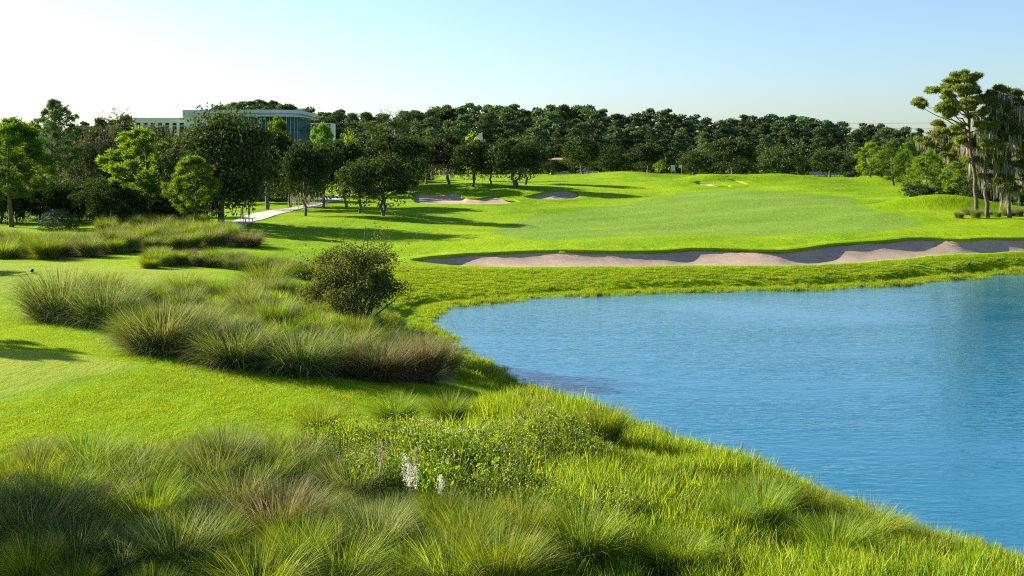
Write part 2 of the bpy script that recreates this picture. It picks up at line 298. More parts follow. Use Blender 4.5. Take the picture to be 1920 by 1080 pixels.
def turf_mat():
    m, n, l = new_mat('turf'); tc = n.new('ShaderNodeNewGeometry').outputs['Position']
    mp = n.new('ShaderNodeMapping'); mp.inputs['Scale'].default_value = (1, 0.45, 1); mp.inputs['Rotation'].default_value = (0, 0, 0.35); l.new(tc, mp.inputs[0])
    big, mid, fine = noise(n, l, 0.09, 5, 0.6, mp.outputs[0]), noise(n, l, 0.9, 5, 0.7, mp.outputs[0]), noise(n, l, 9, 4, 0.75, tc)
    rough = ramp(n, [(0.36, (0.08, 0.165, 0.002)), (0.52, (0.165, 0.275, 0.003)), (0.68, (0.265, 0.36, 0.004))])
    mixn = math_(n, l, 'ADD', math_(n, l, 'MULTIPLY', big, 0.52), math_(n, l, 'ADD', math_(n, l, 'MULTIPLY', mid, 0.35), math_(n, l, 'MULTIPLY', fine, 0.18)))
    l.new(mixn, rough.inputs[0])
    fair = ramp(n, [(0.36, (0.105, 0.195, 0.016)), (0.66, (0.18, 0.275, 0.034))]); l.new(mixn, fair.inputs[0])
    wob = math_(n, l, 'MULTIPLY', math_(n, l, 'SUBTRACT', mid, 0.5), 0.5)
    col = mixc(n, l, mapr(n, l, math_(n, l, 'ADD', attr(n, 'fair'), wob), -0.25, 0.25), rough.outputs[0], fair.outputs[0])
    wv = n.new('ShaderNodeTexWave'); wv.inputs['Scale'].default_value = 0.055; wv.inputs['Distortion'].default_value = 2.5; wv.inputs['Detail'].default_value = 2; wv.inputs['Detail Scale'].default_value = 0.6; mw = n.new('ShaderNodeMapping'); mw.inputs['Rotation'].default_value = (0, 0, 0.9); l.new(tc, mw.inputs[0]); l.new(mw.outputs[0], wv.inputs['Vector'])
    col = mixc(n, l, mapr(n, l, wv.outputs['Fac'], 0.35, 0.65, 0, 0.28), col, mixc(n, l, 1.0, col, (0.72, 0.8, 0.7), 'MULTIPLY'))
    tee = ramp(n, [(0.36, (0.155, 0.225, 0.012)), (0.66, (0.255, 0.31, 0.03))]); l.new(mixn, tee.inputs[0])
    col = mixc(n, l, mapr(n, l, math_(n, l, 'ADD', attr(n, 'tee'), wob), -0.15, 0.15), col, tee.outputs[0])
    # worn straw-coloured flecks in the rough and bare mulch in the planting beds, its brown also painted as shade under wild grass
    fl = mapr(n, l, noise(n, l, 2.3, 6, 0.75, mp.outputs[0]), 0.6, 0.72, 0, 0.45)
    col = mixc(n, l, fl, col, (0.30, 0.29, 0.07))
    soil_shade = ramp(n, [(0.3, (0.045, 0.035, 0.022)), (0.7, (0.12, 0.09, 0.055))]); l.new(fine, soil_shade.inputs[0])
    col = mixc(n, l, mapr(n, l, math_(n, l, 'ADD', attr(n, 'bed'), math_(n, l, 'MULTIPLY', wob, 2)), -0.5, 0.1), col, soil_shade.outputs[0])
    wet = mapr(n, l, attr(n, 'shore'), -0.15, 0.25, 1, 0)
    col = mixc(n, l, wet, col, (0.035, 0.04, 0.02))
    b = n.new('ShaderNodeBsdfPrincipled'); l.new(col, b.inputs['Base Color']); b.inputs['Roughness'].default_value = 0.75; b.inputs['Specular IOR Level'].default_value = 0.03
    b.inputs['Roughness'].default_value = 0.9
    bu = n.new('ShaderNodeBump'); bu.inputs['Strength'].default_value = 0.9; bu.inputs['Distance'].default_value = 0.035
    hgt = math_(n, l, 'ADD', noise(n, l, 14, 4, 0.8, tc), math_(n, l, 'MULTIPLY', noise(n, l, 2.2, 4, 0.7, mp.outputs[0]), 2.5)); l.new(hgt, bu.inputs['Height']); l.new(bu.outputs[0], b.inputs['Normal'])
    o = n.new('ShaderNodeOutputMaterial'); l.new(b.outputs[0], o.inputs[0]); return m
TURF = turf_mat()
tag(link('ground', g.mesh('ground', TURF, True, {'fair': fa.ravel(), 'tee': te.ravel(), 'bed': be.ravel(), 'shore': S.ravel()})), 'mown rough, fairway and tees rolling away from the pond', kind='structure')

def sand_mat():
    m, n, l = new_mat('bunker_sand'); tc = n.new('ShaderNodeNewGeometry').outputs['Position']
    r = ramp(n, [(0.3, (0.33, 0.24, 0.17)), (0.7, (0.46, 0.345, 0.25))]); l.new(noise(n, l, 1.2, 6, 0.7, tc), r.inputs[0])
    b = n.new('ShaderNodeBsdfPrincipled'); l.new(r.outputs[0], b.inputs['Base Color']); b.inputs['Roughness'].default_value = 0.9; b.inputs['Specular IOR Level'].default_value = 0.1
    w = n.new('ShaderNodeTexWave'); w.inputs['Scale'].default_value = 2.2; w.inputs['Distortion'].default_value = 6; w.inputs['Detail'].default_value = 3; w.bands_direction = 'Y'; l.new(tc, w.inputs['Vector'])
    bu = n.new('ShaderNodeBump'); bu.inputs['Strength'].default_value = 0.3; bu.inputs['Distance'].default_value = 0.05
    l.new(math_(n, l, 'ADD', w.outputs['Fac'], noise(n, l, 3, 5, 0.7, tc)), bu.inputs['Height']); l.new(bu.outputs[0], b.inputs['Normal'])
    o = n.new('ShaderNodeOutputMaterial'); l.new(b.outputs[0], o.inputs[0]); return m
SAND = sand_mat()
for k, (F, Bk) in BK.items():
    m = len(F); e = Bk-F; L = np.linalg.norm(e[:, :2], axis=1); ts = np.linspace(0, 1, 22)
    ts = ts**0.8; depth = np.clip(L*0.16, 0, {'near': 0.6, 'left': 0.5, 'mid': 0.45}.get(k, 0.3))
    P = F[:, None]+e[:, None]*ts[None, :, None]
    prof = np.where(ts < 0.35, np.sin(ts/0.35*np.pi/2), 1-((ts-0.35)/0.65)**3.0*0.86)
    P[..., 2] -= 0.04+depth[:, None]*prof[None]
    b = MB(); i = np.arange(m-1)[:, None]*22; j = np.arange(21)[None]
    b.add(P.reshape(-1, 3), np.stack([i+j+22, i+j+1+22, i+j+1, i+j], -1).reshape(-1, 4)[:, ::-1])
    o = tag(link('sand_bunker', b.mesh('sand_bunker', SAND, True)), BUNK_LABEL[k], kind='structure')
    # turf lip all the way round: rolls over the edge and runs out into the lawn
    ring = np.concatenate([F, Bk[::-1]]); q = np.concatenate([F[:, :2], Bk[::-1, :2]])
    tan = np.roll(q, -3, 0)-np.roll(q, 3, 0); nrm = np.stack([tan[:, 1], -tan[:, 0]], -1); nrm /= np.linalg.norm(nrm, axis=1)[:, None]+1e-9
    ctr = sdf(q, q[:, 0]+nrm[:, 0]*0.3, q[:, 1]+nrm[:, 1]*0.3); nrm[ctr > 0] *= -1
    back = np.concatenate([np.zeros(m), np.ones(m)]); wd_ = 0.015*q[:, 1].mean()
    rr = np.random.default_rng(3); jit = np.convolve(np.pad(rr.normal(size=2*m), 2, 'wrap'), np.ones(5)/5, 'valid')*0.12
    rings = []
    for off, dz in ((-0.10, -0.5), (-0.13, -0.12), (-0.06, 0.02), (0.12, 0.025), (0.45, 0.02), (wd_, 0.01), (wd_*1.25, -0.10)):
        p = q+nrm*(off+jit*(off < 0.3))[:, None] if np.ndim(jit*(off < 0.3)) else q+nrm*off
        z = height(p[:, 0], p[:, 1])+dz
        if dz == -0.5: z = ring[:, 2]-np.where(back > 0, 0.15, 0.1)
        rings.append(np.stack([p[:, 0], p[:, 1], z], -1))
    V = np.stack(rings, 1); M, R = V.shape[:2]; i = np.arange(M)[:, None]; i2 = (i+1) % M; j = np.arange(R-1)[None]
    lp = MB(); lp.add(V.reshape(-1, 3), np.stack([i*R+j, i2*R+j, i2*R+j+1, i*R+j+1], -1).reshape(-1, 4))
    link('turf_lip', lp.mesh('turf_lip', TURF, True, {'fair': sdf(smooth_poly(FAIR, 2), V[..., 0], V[..., 1]).ravel(), 'tee': np.full(M*R, -5.), 'bed': np.full(M*R, -5.), 'shore': np.full(M*R, 9.)}), o)

# ---- pond
def water_mat():
    m, n, l = new_mat('pond_water'); tc = n.new('ShaderNodeNewGeometry').outputs['Position']
    b = n.new('ShaderNodeBsdfPrincipled'); b.inputs['Base Color'].default_value = (0.011, 0.125, 0.205, 1); b.inputs['Roughness'].default_value = 0.06; b.inputs['IOR'].default_value = 1.34; b.inputs['Specular IOR Level'].default_value = 0.75
    mp = n.new('ShaderNodeMapping'); mp.inputs['Scale'].default_value = (0.8, 2.2, 1); mp.inputs['Rotation'].default_value = (0, 0, 0.3); l.new(tc, mp.inputs[0])
    h = math_(n, l, 'ADD', noise(n, l, 2.3, 2, 0.5, mp.outputs[0], 0.6), math_(n, l, 'MULTIPLY', noise(n, l, 0.35, 3, 0.55, mp.outputs[0]), 1.5))
    bu = n.new('ShaderNodeBump'); bu.inputs['Distance'].default_value = 0.1; l.new(mapr(n, l, noise(n, l, 0.06, 3, 0.5, mp.outputs[0], 1.0), 0.35, 0.65, 0.12, 0.3), bu.inputs['Strength']); l.new(h, bu.inputs['Height']); l.new(bu.outputs[0], b.inputs['Normal'])
    o = n.new('ShaderNodeOutputMaterial'); l.new(b.outputs[0], o.inputs[0]); return m
w = MB(); w.add([(-12, 8, 0), (110, 8, 0), (110, 95, 0), (-12, 95, 0)], np.array([[0, 1, 2, 3]]))
tag(link('water', w.mesh('water', water_mat())), 'rippled blue pond curving into the grass', kind='structure')

# ---- cart path: concrete strip draped on the ground
def path_strip(name, pl, pr, mat, label):
    L_, R_ = np.array([ground_at(*p) for p in pl]), np.array([ground_at(*p) for p in pr]); t = np.linspace(0, 1, len(pl)); tt = np.linspace(0, 1, 60)
    A = np.stack([np.interp(tt, t, L_[:, k]) for k in range(2)], -1); B = np.stack([np.interp(tt, t, R_[:, k]) for k in range(2)], -1)
    V = []
    for f, dz in ((0, -0.1), (0, 0.05), (0.33, 0.06), (0.66, 0.06), (1, 0.05), (1, -0.1)):
        p = A+(B-A)*f; V.append(np.stack([p[:, 0], p[:, 1], height(p[:, 0], p[:, 1])+dz], -1))
    V = np.stack(V, 1); b = MB(); i = np.arange(59)[:, None]*6; j = np.arange(5)[None]
    b.add(V.reshape(-1, 3), np.stack([i+j, i+j+1, i+6+j+1, i+6+j], -1).reshape(-1, 4)); return tag(link(name, b.mesh(name, mat)), label, kind='structure')
CONC = solid('worn_concrete', (0.42, 0.36, 0.32), 0.85, 0.7, 0.22)
path_strip('cart_path', [(405, 424), (440, 414), (478, 400), (512, 394), (545, 391), (580, 380), (610, 371), (648, 363)], [(450, 427), (478, 415), (525, 402), (552, 394.5), (590, 387), (618, 379), (640, 374), (662, 367)], CONC, 'pale concrete cart path bending between the oaks')
# ------------------------------------------------------------------ plant materials
BARK = solid('grey_bark', (0.13, 0.105, 0.085), 0.9, 3.0, 0.45, bump=0.6)
PBARK = solid('pine_bark', (0.105, 0.078, 0.06), 0.9, 3.0, 0.45, bump=0.6)
OAK = leaf_mat('oak_leaves', [(0, (0.023, 0.045, 0.01)), (0.6, (0.054, 0.088, 0.019)), (1, (0.1, 0.13, 0.034))], 0.25, gloss=0.012)
SCRUB = leaf_mat('scrub_leaves', [(0, (0.06, 0.075, 0.03)), (0.6, (0.11, 0.12, 0.055)), (1, (0.17, 0.16, 0.09))], 0.25, gloss=0.012)
PINE = leaf_mat('pine_needles', [(0, (0.06, 0.13, 0.012)), (0.6, (0.14, 0.245, 0.016)), (1, (0.26, 0.36, 0.022))], 0.48, gloss=0.012)
FPINE = leaf_mat('far_pine_needles', [(0, (0.036, 0.074, 0.026)), (0.6, (0.08, 0.138, 0.044)), (1, (0.145, 0.185, 0.06))], 0.25, gloss=0.012, var=0.55)
LIME = leaf_mat('young_leaves', [(0, (0.14, 0.24, 0.01)), (1, (0.3, 0.4, 0.02))], 0.5)
MOSS = leaf_mat('spanish_moss', [(0, (0.19, 0.18, 0.13)), (1, (0.37, 0.34, 0.255))], 0.3, (1, 1, .9), 0.0, var=0.1)
TUSS = leaf_mat('tussock_blades', [(0, (0.06, 0.1, 0.016)), (0.4, (0.135, 0.215, 0.028)), (0.7, (0.235, 0.305, 0.058)), (0.86, (0.36, 0.36, 0.18)), (0.95, (0.42, 0.37, 0.24)), (1, (0.2, 0.14, 0.09))], 0.38, (1.2, 1.1, .55), 0.012, 0.55, 0.22)
TUSSG = leaf_mat('green_tussock_blades', [(0, (0.07, 0.145, 0.008)), (0.6, (0.185, 0.275, 0.014)), (0.9, (0.36, 0.4, 0.04)), (1, (0.38, 0.32, 0.12))], 0.42, (1.2, 1.1, .45), 0.012, 0.55, 0.2)
TUSSP = leaf_mat('bronze_tussock_blades', [(0, (0.075, 0.09, 0.02)), (0.5, (0.155, 0.15, 0.05)), (0.8, (0.27, 0.225, 0.12)), (1, (0.29, 0.2, 0.14))], 0.4, (1.1, 1.05, .7), 0.012, 0.55, 0.2)
TALL = leaf_mat('tall_grass_blades', [(0, (0.08, 0.18, 0.004)), (0.5, (0.21, 0.33, 0.008)), (0.9, (0.4, 0.44, 0.02)), (1, (0.42, 0.35, 0.1))], 0.5, (1.2, 1.1, .4), 0.012, 0.55, 0.2)
HERB = leaf_mat('herb_leaves', [(0, (0.07, 0.135, 0.008)), (0.6, (0.18, 0.265, 0.013)), (0.93, (0.27, 0.34, 0.02)), (1, (0.3, 0.27, 0.08))], 0.45, gloss=0.012)
PETAL = leaf_mat('white_petals', [(0, (0.55, 0.5, 0.36)), (1, (0.8, 0.78, 0.68))], 0.3, (1, 1, 1), 0.0, var=0.05)
SKYLIT = leaf_mat('skylight_blue', [(0, (0.06, 0.14, 0.36)), (1, (0.16, 0.27, 0.5))], 0.3, (1, 1, 1), 0.0, var=0.05)  # bluish skylight on leaves, put into the colour
PINKP = leaf_mat('pink_plume', [(0, (0.35, 0.2, 0.16)), (1, (0.55, 0.4, 0.34))], 0.3, (1, 1, 1), 0.0, var=0.05)
PALMM = leaf_mat('palm_fronds', [(0, (0.05, 0.085, 0.02)), (1, (0.12, 0.16, 0.045))], 0.3)

def rs(seed): return np.random.default_rng(seed)
def unit(rng, n): v = rng.normal(size=(n, 3)); return v/np.linalg.norm(v, axis=1)[:, None]
def limb(b, a, c, r0, r1, rng, sag=0.1, k=6, sides=6, mat=0):
    t = np.linspace(0, 1, k)[:, None]; a = np.asarray(a, float); c = np.asarray(c, float); d = np.linalg.norm(c-a)
    p = a+(c-a)*t+rng.normal(size=(k, 3))*d*0.04*np.sin(np.pi*t); p[:, 2] += sag*d*np.sin(np.pi*t[:, 0])*0.6
    b.tube(p, np.linspace(r0, r1, k), sides, mat); return p
def moss_strands(b, pts, lens, rng, w=0.08, mat=0):
    n = len(pts); az = rng.uniform(0, 6.28, n)
    for q in range(3):
        L_ = np.asarray(lens)*rng.uniform(0.6, 1.1, n)
        b.blades(np.asarray(pts)+rng.normal(size=(n, 3))*0.06, az+q*2.1, np.full(n, 3.0), rng.uniform(-0.15, 0.25, n), L_, np.full(n, w)*rng.uniform(.6, 1.4, n), rng, 4, mat)

# every builder returns [(part name, mesh), ...] for a plant of unit-ish size standing at the origin
def make_oak(seed, nleaf=11000, leaf=0.26, low=0.13, clumps=70, mat=OAK, shape=1.0, moss=0, stems=1, gap=0.25):
    """height 6, crown width about 6"""
    g = rs(seed); t = MB(); c = MB()
    cz, rz, rx = 6*(1+low)/2, 6*(1-low)/2, 3.0
    d = unit(g, clumps); d[:, 2] = np.where(d[:, 2] < (-0.55 if low > .1 else -.97), -d[:, 2], d[:, 2]); rad = g.uniform(0.35, 1.0, clumps)**0.6
    cen = d*rad[:, None]*np.array([rx*0.86, rx*0.86, rz*0.86]); k = 1-0.12*np.clip(-cen[:, 2:3]/rz, 0, 1)*shape
    cen[:, :2] *= k; cen *= (1+0.12*np.sin(3*np.arctan2(cen[:, 1], cen[:, 0])+seed))[:, None]; cen[:, 2] += cz
    for s in range(stems):
        off = np.array([g.normal()*0.12, g.normal()*0.12, 0])*(stems > 1)
        top = np.array([g.normal()*0.2, g.normal()*0.2, cz*0.78])+off*4; limb(t, off+[0, 0, -0.3], top, 0.2/stems**.4, 0.11, g, 0, 7, 8)
        for q in g.choice(clumps, 10, False): limb(t, off+(top-off)*g.uniform(0.45, 0.95), cen[q], 0.075, 0.02, g, 0.06, 5, 5)
    per = nleaf//clumps
    for q in range(clumps):
        r = g.uniform(0.42, 0.9)*(1.1-0.25*rad[q]); n = int(per*g.uniform(0.6, 1.4)); u = unit(g, n)*(g.uniform(gap, 1, n)**0.45)[:, None]*r*np.array([1.1, 1.1, 0.8])
        c.leaves(cen[q]+u, leaf, g, 0, 0.35, 0.55, np.clip(g.uniform(0, .75, n)+g.uniform(0, .25), 0, 1))
    n = nleaf//9; u = unit(g, n)*g.uniform(0.85, 1.1, n)[:, None]*np.array([rx, rx, rz]); u[:, 2] += cz; c.leaves(u[u[:, 2] > 6*low], leaf, g, 0)   # stray twigs that break the outline
    parts = [('trunk', t.mesh('oak_trunk', BARK, True)), ('crown', c.mesh('oak_crown', mat))]
    if moss:
        ms = MB(); a = g.uniform(0, 6.28, moss); r = g.uniform(0.1, 0.75, moss)*rx; p = np.stack([np.cos(a)*r, np.sin(a)*r, 6*low+g.uniform(0.15, 0.7, moss)], -1)
        moss_strands(ms, p, g.uniform(0.5, 1.3, moss), g, 0.07); parts.append(('spanish_moss', ms.mesh('oak_moss', MOSS)))
    return parts
def needles(c, cen, g, n, length, width, up=0.5, mat=0, rnd=None):
    """bursts of needles at the centres"""
    m = len(cen); v = unit(g, m*n); v[:, 2] += up; v /= np.linalg.norm(v, axis=1)[:, None]; p = np.repeat(cen, n, 0)
    s = np.cross(v, unit(g, m*n)); s /= np.linalg.norm(s, axis=1)[:, None]+1e-9; L = (length*g.uniform(.7, 1.2, m*n))[:, None]
    V = np.stack([p-s*width/2, p+s*width/2, p+v*L+s*width*.2, p+v*L-s*width*.2], 1).reshape(-1, 3)
    r = np.repeat(g.uniform(0, 1, m), n)*.7+g.uniform(0, .3, m*n) if rnd is None else rnd
    c.add(V, np.arange(4*m*n).reshape(-1, 4), np.repeat(r, 4), mat)
def make_pine(seed, puffs=40, tufts=26, mat=PINE, h=8.0, w=2.6, low=0.28, flat=1.0, nl=0.34):
    """young pine with rounded puffs of needles at the branch ends; height h, crown radius w"""
    g = rs(seed); t = MB(); c = MB(); bend = g.normal(size=2)*0.25
    z = np.linspace(-0.3, h*0.95, 9); tr = np.stack([bend[0]*np.sin(z/h*3), bend[1]*np.sin(z/h*2.2), z], -1); t.tube(tr, np.linspace(0.17, 0.03, 9), 8)
    for q in range(puffs):
        f = (q+0.5)/puffs; zz = h*(low+(1-low)*f*0.97); prof = math.sin(math.pi*min(1, (f*0.86+0.14)))**0.7
        a = q*2.4+g.normal()*0.4; r = w*prof*g.uniform(0.45, 1.0); r = r if f < 0.93 else r*0.3
        p = np.array([math.cos(a)*r, math.sin(a)*r, zz+r*0.12]); base = np.array([np.interp(zz-r*0.25, z, tr[:, 0]), np.interp(zz-r*0.25, z, tr[:, 1]), zz-r*0.3])
        limb(t, base, p, 0.05*(1.1-f)+0.012, 0.012, g, -0.08, 5, 5)
        R = g.uniform(0.4, 0.75)*(w/2.6)
        u = unit(g, tufts)*(g.uniform(0.1, 1, tufts)**0.5)[:, None]*R*np.array([1, 1, 0.72*flat]); needles(c, p+u, g, 16, nl, 0.055, 0.6)
        u = p+(base-p)*g.uniform(0.1, 0.6, (5, 1)); needles(c, u, g, 11, nl*.8, 0.034, 0.5)
    return [('trunk', t.mesh('pine_trunk', PBARK, True)), ('crown', c.mesh('pine_crown', mat))]
def make_far_pine(seed, pads=17, per=125, mat=FPINE, low=0.5, width=1.0, leaf=0.8):
    """tall forest pine, height 20, flattened pads of foliage high on a bare trunk"""
    g = rs(seed); t = MB(); c = MB(); b = g.normal(size=2)*0.5; z = np.linspace(-0.5, 19, 7); tr = np.stack([b[0]*np.sin(z/9), b[1]*np.sin(z/8), z], -1); t.tube(tr, np.linspace(0.27, 0.06, 7), 6)
    for q in range(pads):
        f = (q+.5)/pads; zz = 20*(low+(0.97-low)*f); w = 4.2*width*math.sin(math.pi*(0.2+0.72*f))**0.8; a = q*2.4+g.normal()*.5; r = w*g.uniform(0.2, 0.9)
        p = np.array([math.cos(a)*r, math.sin(a)*r, zz]); limb(t, [np.interp(zz-1.2, z, tr[:, 0]), np.interp(zz-1.2, z, tr[:, 1]), zz-1.2], p, .09, .03, g, 0, 4, 4)
        R = g.uniform(1.3, 2.2)*width; u = unit(g, per)*(g.uniform(0.1, 1, per)**0.5)[:, None]*R*np.array([1, 1, 0.5]); u[:, 2] = np.where(u[:, 2] < 0, u[:, 2]*.6, u[:, 2])
        c.leaves(p+u, leaf, g, 0, 0.4, 0.6, np.clip(g.uniform(0, .7, per)+g.uniform(0, .3), 0, 1))
    return [('trunk', t.mesh('far_pine_trunk', PBARK, True)), ('crown', c.mesh('far_pine_crown', mat))]
def make_palm(seed, h=9.0, fronds=26):
    g = rs(seed); t = MB(); c = MB(); t.tube([(0, 0, -.3), (.1, 0, h*.4), (.15, .05, h*.8)], [.2, .16, .14], 8)
    for q in range(fronds):
        a = q*2.4; up = g.uniform(0.05, 1.25); L = g.uniform(2.2, 3.0); s = np.linspace(0, 1, 9); th = up+s**1.4*g.uniform(.5, 1.1)
        r = np.cumsum(np.sin(th))*L/9; zz = np.cumsum(np.cos(th))*L/9; p = np.stack([.15+np.cos(a)*r, .05+np.sin(a)*r, h*.8+zz], -1); c.tube(p, np.linspace(.03, .008, 9), 4)
        pp = np.repeat(p[1:], 5, 0)+g.normal(size=(40, 3))*.05; az = np.where(g.uniform(size=40) < .5, a+1.1, a-1.1)
        c.blades(pp, az+g.normal(size=40)*.2, g.uniform(.7, 1.3, 40), g.uniform(.5, 1.3, 40), g.uniform(.5, .9, 40), np.full(40, .06), g, 2)
    return [('trunk', t.mesh('palm_trunk', BARK, True)), ('fronds', c.mesh('palm_fronds', PALMM))]

PLANTS = {}
def proto(key, fn): PLANTS[key] = fn; return key
def parts_of(key):
    v = PLANTS[key]
    if callable(v): PLANTS[key] = v = v()
    return v
def plant(key, name, loc, scale, label, cat, group=None, rz=None, rng=RNG):
    """one plant: an empty at its foot, its trunk and crown as parts"""
    o = empty(name, loc, rng.uniform(0, 6.28) if rz is None else rz); o.scale = scale if hasattr(scale, '__len__') else (scale,)*3
    for pn, me in parts_of(key):
        c = link(pn, me, o)
        if 'moss' in pn: c['kind'] = 'stuff'
    return tag(o, label, cat, group)
for s in range(5): proto(f'oak{s}', lambda s=s: make_oak(11+s))
for s in range(3): proto(f'mossoak{s}', lambda s=s: make_oak(31+s, low=0.2, moss=45))
for s in range(2): proto(f'duoak{s}', lambda s=s: make_oak(41+s, low=0.14, stems=2))
for s in range(4): proto(f'bushoak{s}', lambda s=s: make_oak(51+s, low=0.02, nleaf=8000, shape=0.4))
for s in range(4): proto(f'scrub{s}', lambda s=s: make_oak(61+s, low=0.03, nleaf=7000, mat=SCRUB, shape=0.5, clumps=46))
proto('bigoak', lambda: make_oak(71, nleaf=20000, clumps=120, leaf=0.2, low=0.08, moss=10, gap=0.1))
for s in range(3): proto(f'pine{s}', lambda s=s: make_pine(81+s))
proto('darkpine', lambda: make_pine(91, 44, 20, FPINE, 10, 2.7, 0.3))
for s in range(3): proto(f'midpine{s}', lambda s=s: make_pine(95+s, 30, 14, PINE, 8, 2.7, 0.1, nl=.45))
for s in range(7): proto(f'far{s}', lambda s=s: make_far_pine(101+s, 20+s, low=[.35, .45, .3, .2, .4, .25, .5][s], width=[1, .9, 1.1, 1.2, .8, 1.0, 1.15][s]))
for s in range(3): proto(f'fardense{s}', lambda s=s: make_far_pine(121+s, 30, 120, low=.06, width=1.15))
proto('lime', lambda: make_oak(131, low=0.1, nleaf=4000, mat=LIME)); 
for s in range(2): proto(f'palm{s}', lambda s=s: make_palm(141+s))

def fit(key, px, base_py, top_py, halfw_px, name, label, cat, group=None, d=None, uh=6.0, uw=3.0, sink=0.0, rz=None):
    """stand a plant on the terrain so that it has the height and spread seen in the photograph"""
    p = ground_at(px, base_py) if d is None else at(px, d)
    top = CAM_Z+(HY-top_py)/FPX*p[1]; h = max(top-p[2], 0.5); w = halfw_px/FPX*p[1]
    p[2] -= sink; return plant(key, name, p, (w/uw, w/uw, h/uh), label, cat, group, rz)

ORD = 'first second third fourth fifth sixth seventh eighth ninth tenth eleventh twelfth thirteenth fourteenth fifteenth sixteenth seventeenth eighteenth nineteenth twentieth'.split()
def ordw(i): return ORD[i] if i < 20 else ('twenty-' if i < 29 else 'thirty-')+ORD[(i-20) % 10] if (i % 10) != 9 else {29: 'thirtieth', 39: 'fortieth'}.get(i, 'last')
FIND = [(-40, 'at the far left edge'), (100, 'beyond the tall dark left pine'), (225, 'beyond the palm by the office wing'), (350, 'beyond the left end of the office'), (480, 'behind the glass building'), (610, 'right of the glass building'), (720, 'beyond the two feathery palms'), (830, 'beyond the mossy bunker oak'), (902, 'behind the white banner'), (985, 'beyond the rightmost bunker oak'),
        (1090, 'beyond the lone round oak'), (1214, 'beyond the pale-stemmed oak'), (1302, 'beyond the dense round bush'), (1374, 'beyond the wide spreading oak'), (1466, 'beyond the broad bush oak'), (1557, 'beyond the white picket fence'), (1655, 'beyond the two full green pines'), (1765, 'beyond the shorter cypress'), (1850, 'beyond the tallest pine'), (1950, 'at the right edge')]
def label_by_place(objs, places, noun):
    """objs: (object, px, noun key); say which landmark each is at, and its order there"""
    bins = {}
    for o, px, key in objs: bins.setdefault((key, min(places, key=lambda f: abs(f[0]-px))[1]), []).append((px, o))
    for (key, ph), v in bins.items():
        v.sort(key=lambda t: t[0])
        for i, (_, o) in enumerate(v):
            o['label'] = f'{noun[key]} {ph}' if len(v) == 1 else f'{noun[key]} {ph}, {ordw(i)} from the left'
def label_rows(objs, bed, nrow=5):
    """objs: (object, colour word); rows from the camera, order from the left"""
    objs = sorted(objs, key=lambda t: t[0].location.y); per = math.ceil(len(objs)/nrow)
    for r in range(nrow):
        row = sorted(objs[r*per:(r+1)*per], key=lambda t: t[0].location.x/t[0].location.y)
        for i, (o, cw) in enumerate(row): o['label'] = f'{cw} tussock {bed}, {ordw(r)} row from the front, {ordw(i)} from the left'
# ---- the oaks along the cart path and behind the bunkers
OAKS = [('bigoak', 415, 421, 200, 104, None, 'largest dark live oak at the left, beside the start of the cart path'),
 ('oak1', 500, 392, 240, 62, 118, 'dark oak behind and right of the largest oak'),
 ('oak2', 545, 388, 262, 50, 125, 'shaded oak standing behind the cart path bend'),
 ('mossoak0', 573, 405, 264, 46, None, 'oak trailing pale moss over its trunk next to the cart path'),
 ('oak3', 608, 391, 268, 44, None, 'slim oak standing at the grass edge right of the mossy oak'),
 ('oak4', 650, 388, 262, 46, None, 'olive oak with a narrow trunk beyond the front pair'),
 ('oak0', 674, 400, 300, 44, None, 'small round olive oak left of the frontmost two-stemmed oak'),
 ('duoak0', 718, 405, 288, 66, None, 'frontmost broad oak with two trunks on the sunny grass'),
 ('oak1', 745, 360, 250, 66, 150, 'tall olive oak rising behind the frontmost broad oak'),
 ('oak2', 690, 360, 255, 52, 158, 'olive oak in the back row left of the tall one'),
 ('mossoak1', 842, 352, 252, 56, 156, 'dark mossy oak directly behind the two-lobed bunker'),
 ('oak4', 887, 351, 262, 42, 152, 'dark oak standing at the top edge of the two-lobed bunker'),
 ('oak3', 800, 352, 262, 42, 165, 'dark oak filling the gap left of the mossy bunker oak'),
 ('oak0', 921, 352, 272, 34, 156, 'narrow shaded oak between the two bunkers'),
 ('duoak1', 968, 358, 258, 56, 148, 'broad sunlit oak with a leaning trunk above the small oval bunker'),
 ('oak2', 986, 344, 250, 46, 168, 'rightmost oak of the row behind the bunkers'),
 ('oak1', 1090, 327, 256, 38, 222, 'round dark oak alone in front of the white cars'),
 ('bushoak0', 1148, 324, 272, 32, 226, 'low round bush oak right of the lone round oak'),
 ('oak4', 1214, 326, 268, 38, 228, 'grey green oak with pale stems behind the green'),
 ('bushoak1', 1302, 329, 281, 35, 212, 'dense round bush standing to the ground beside the flagstick'),
 ('oak3', 1374, 326, 259, 50, 216, 'wide spreading oak behind the green'),
 ('bushoak2', 1466, 333, 273, 46, 198, 'broad bush oak touching the ground behind the shaded mound'),
 ('oak0', 1557, 326, 278, 36, 225, 'shaded oak in front of the far white fence'),
 ('bushoak3', 1598, 336, 288, 26, 205, 'small dark bush oak right of the white fence'),
 ('bushoak1', 1038, 328, 298, 32, 230, 'low dark hedge-like bush under the small cream building')]
for k, px, by, ty, hw, d, lb in OAKS: fit(k, px, by, ty, hw, 'oak_tree' if 'bush' not in k else 'bush_oak', lb, 'tree', 'live oaks around the fairway', d)
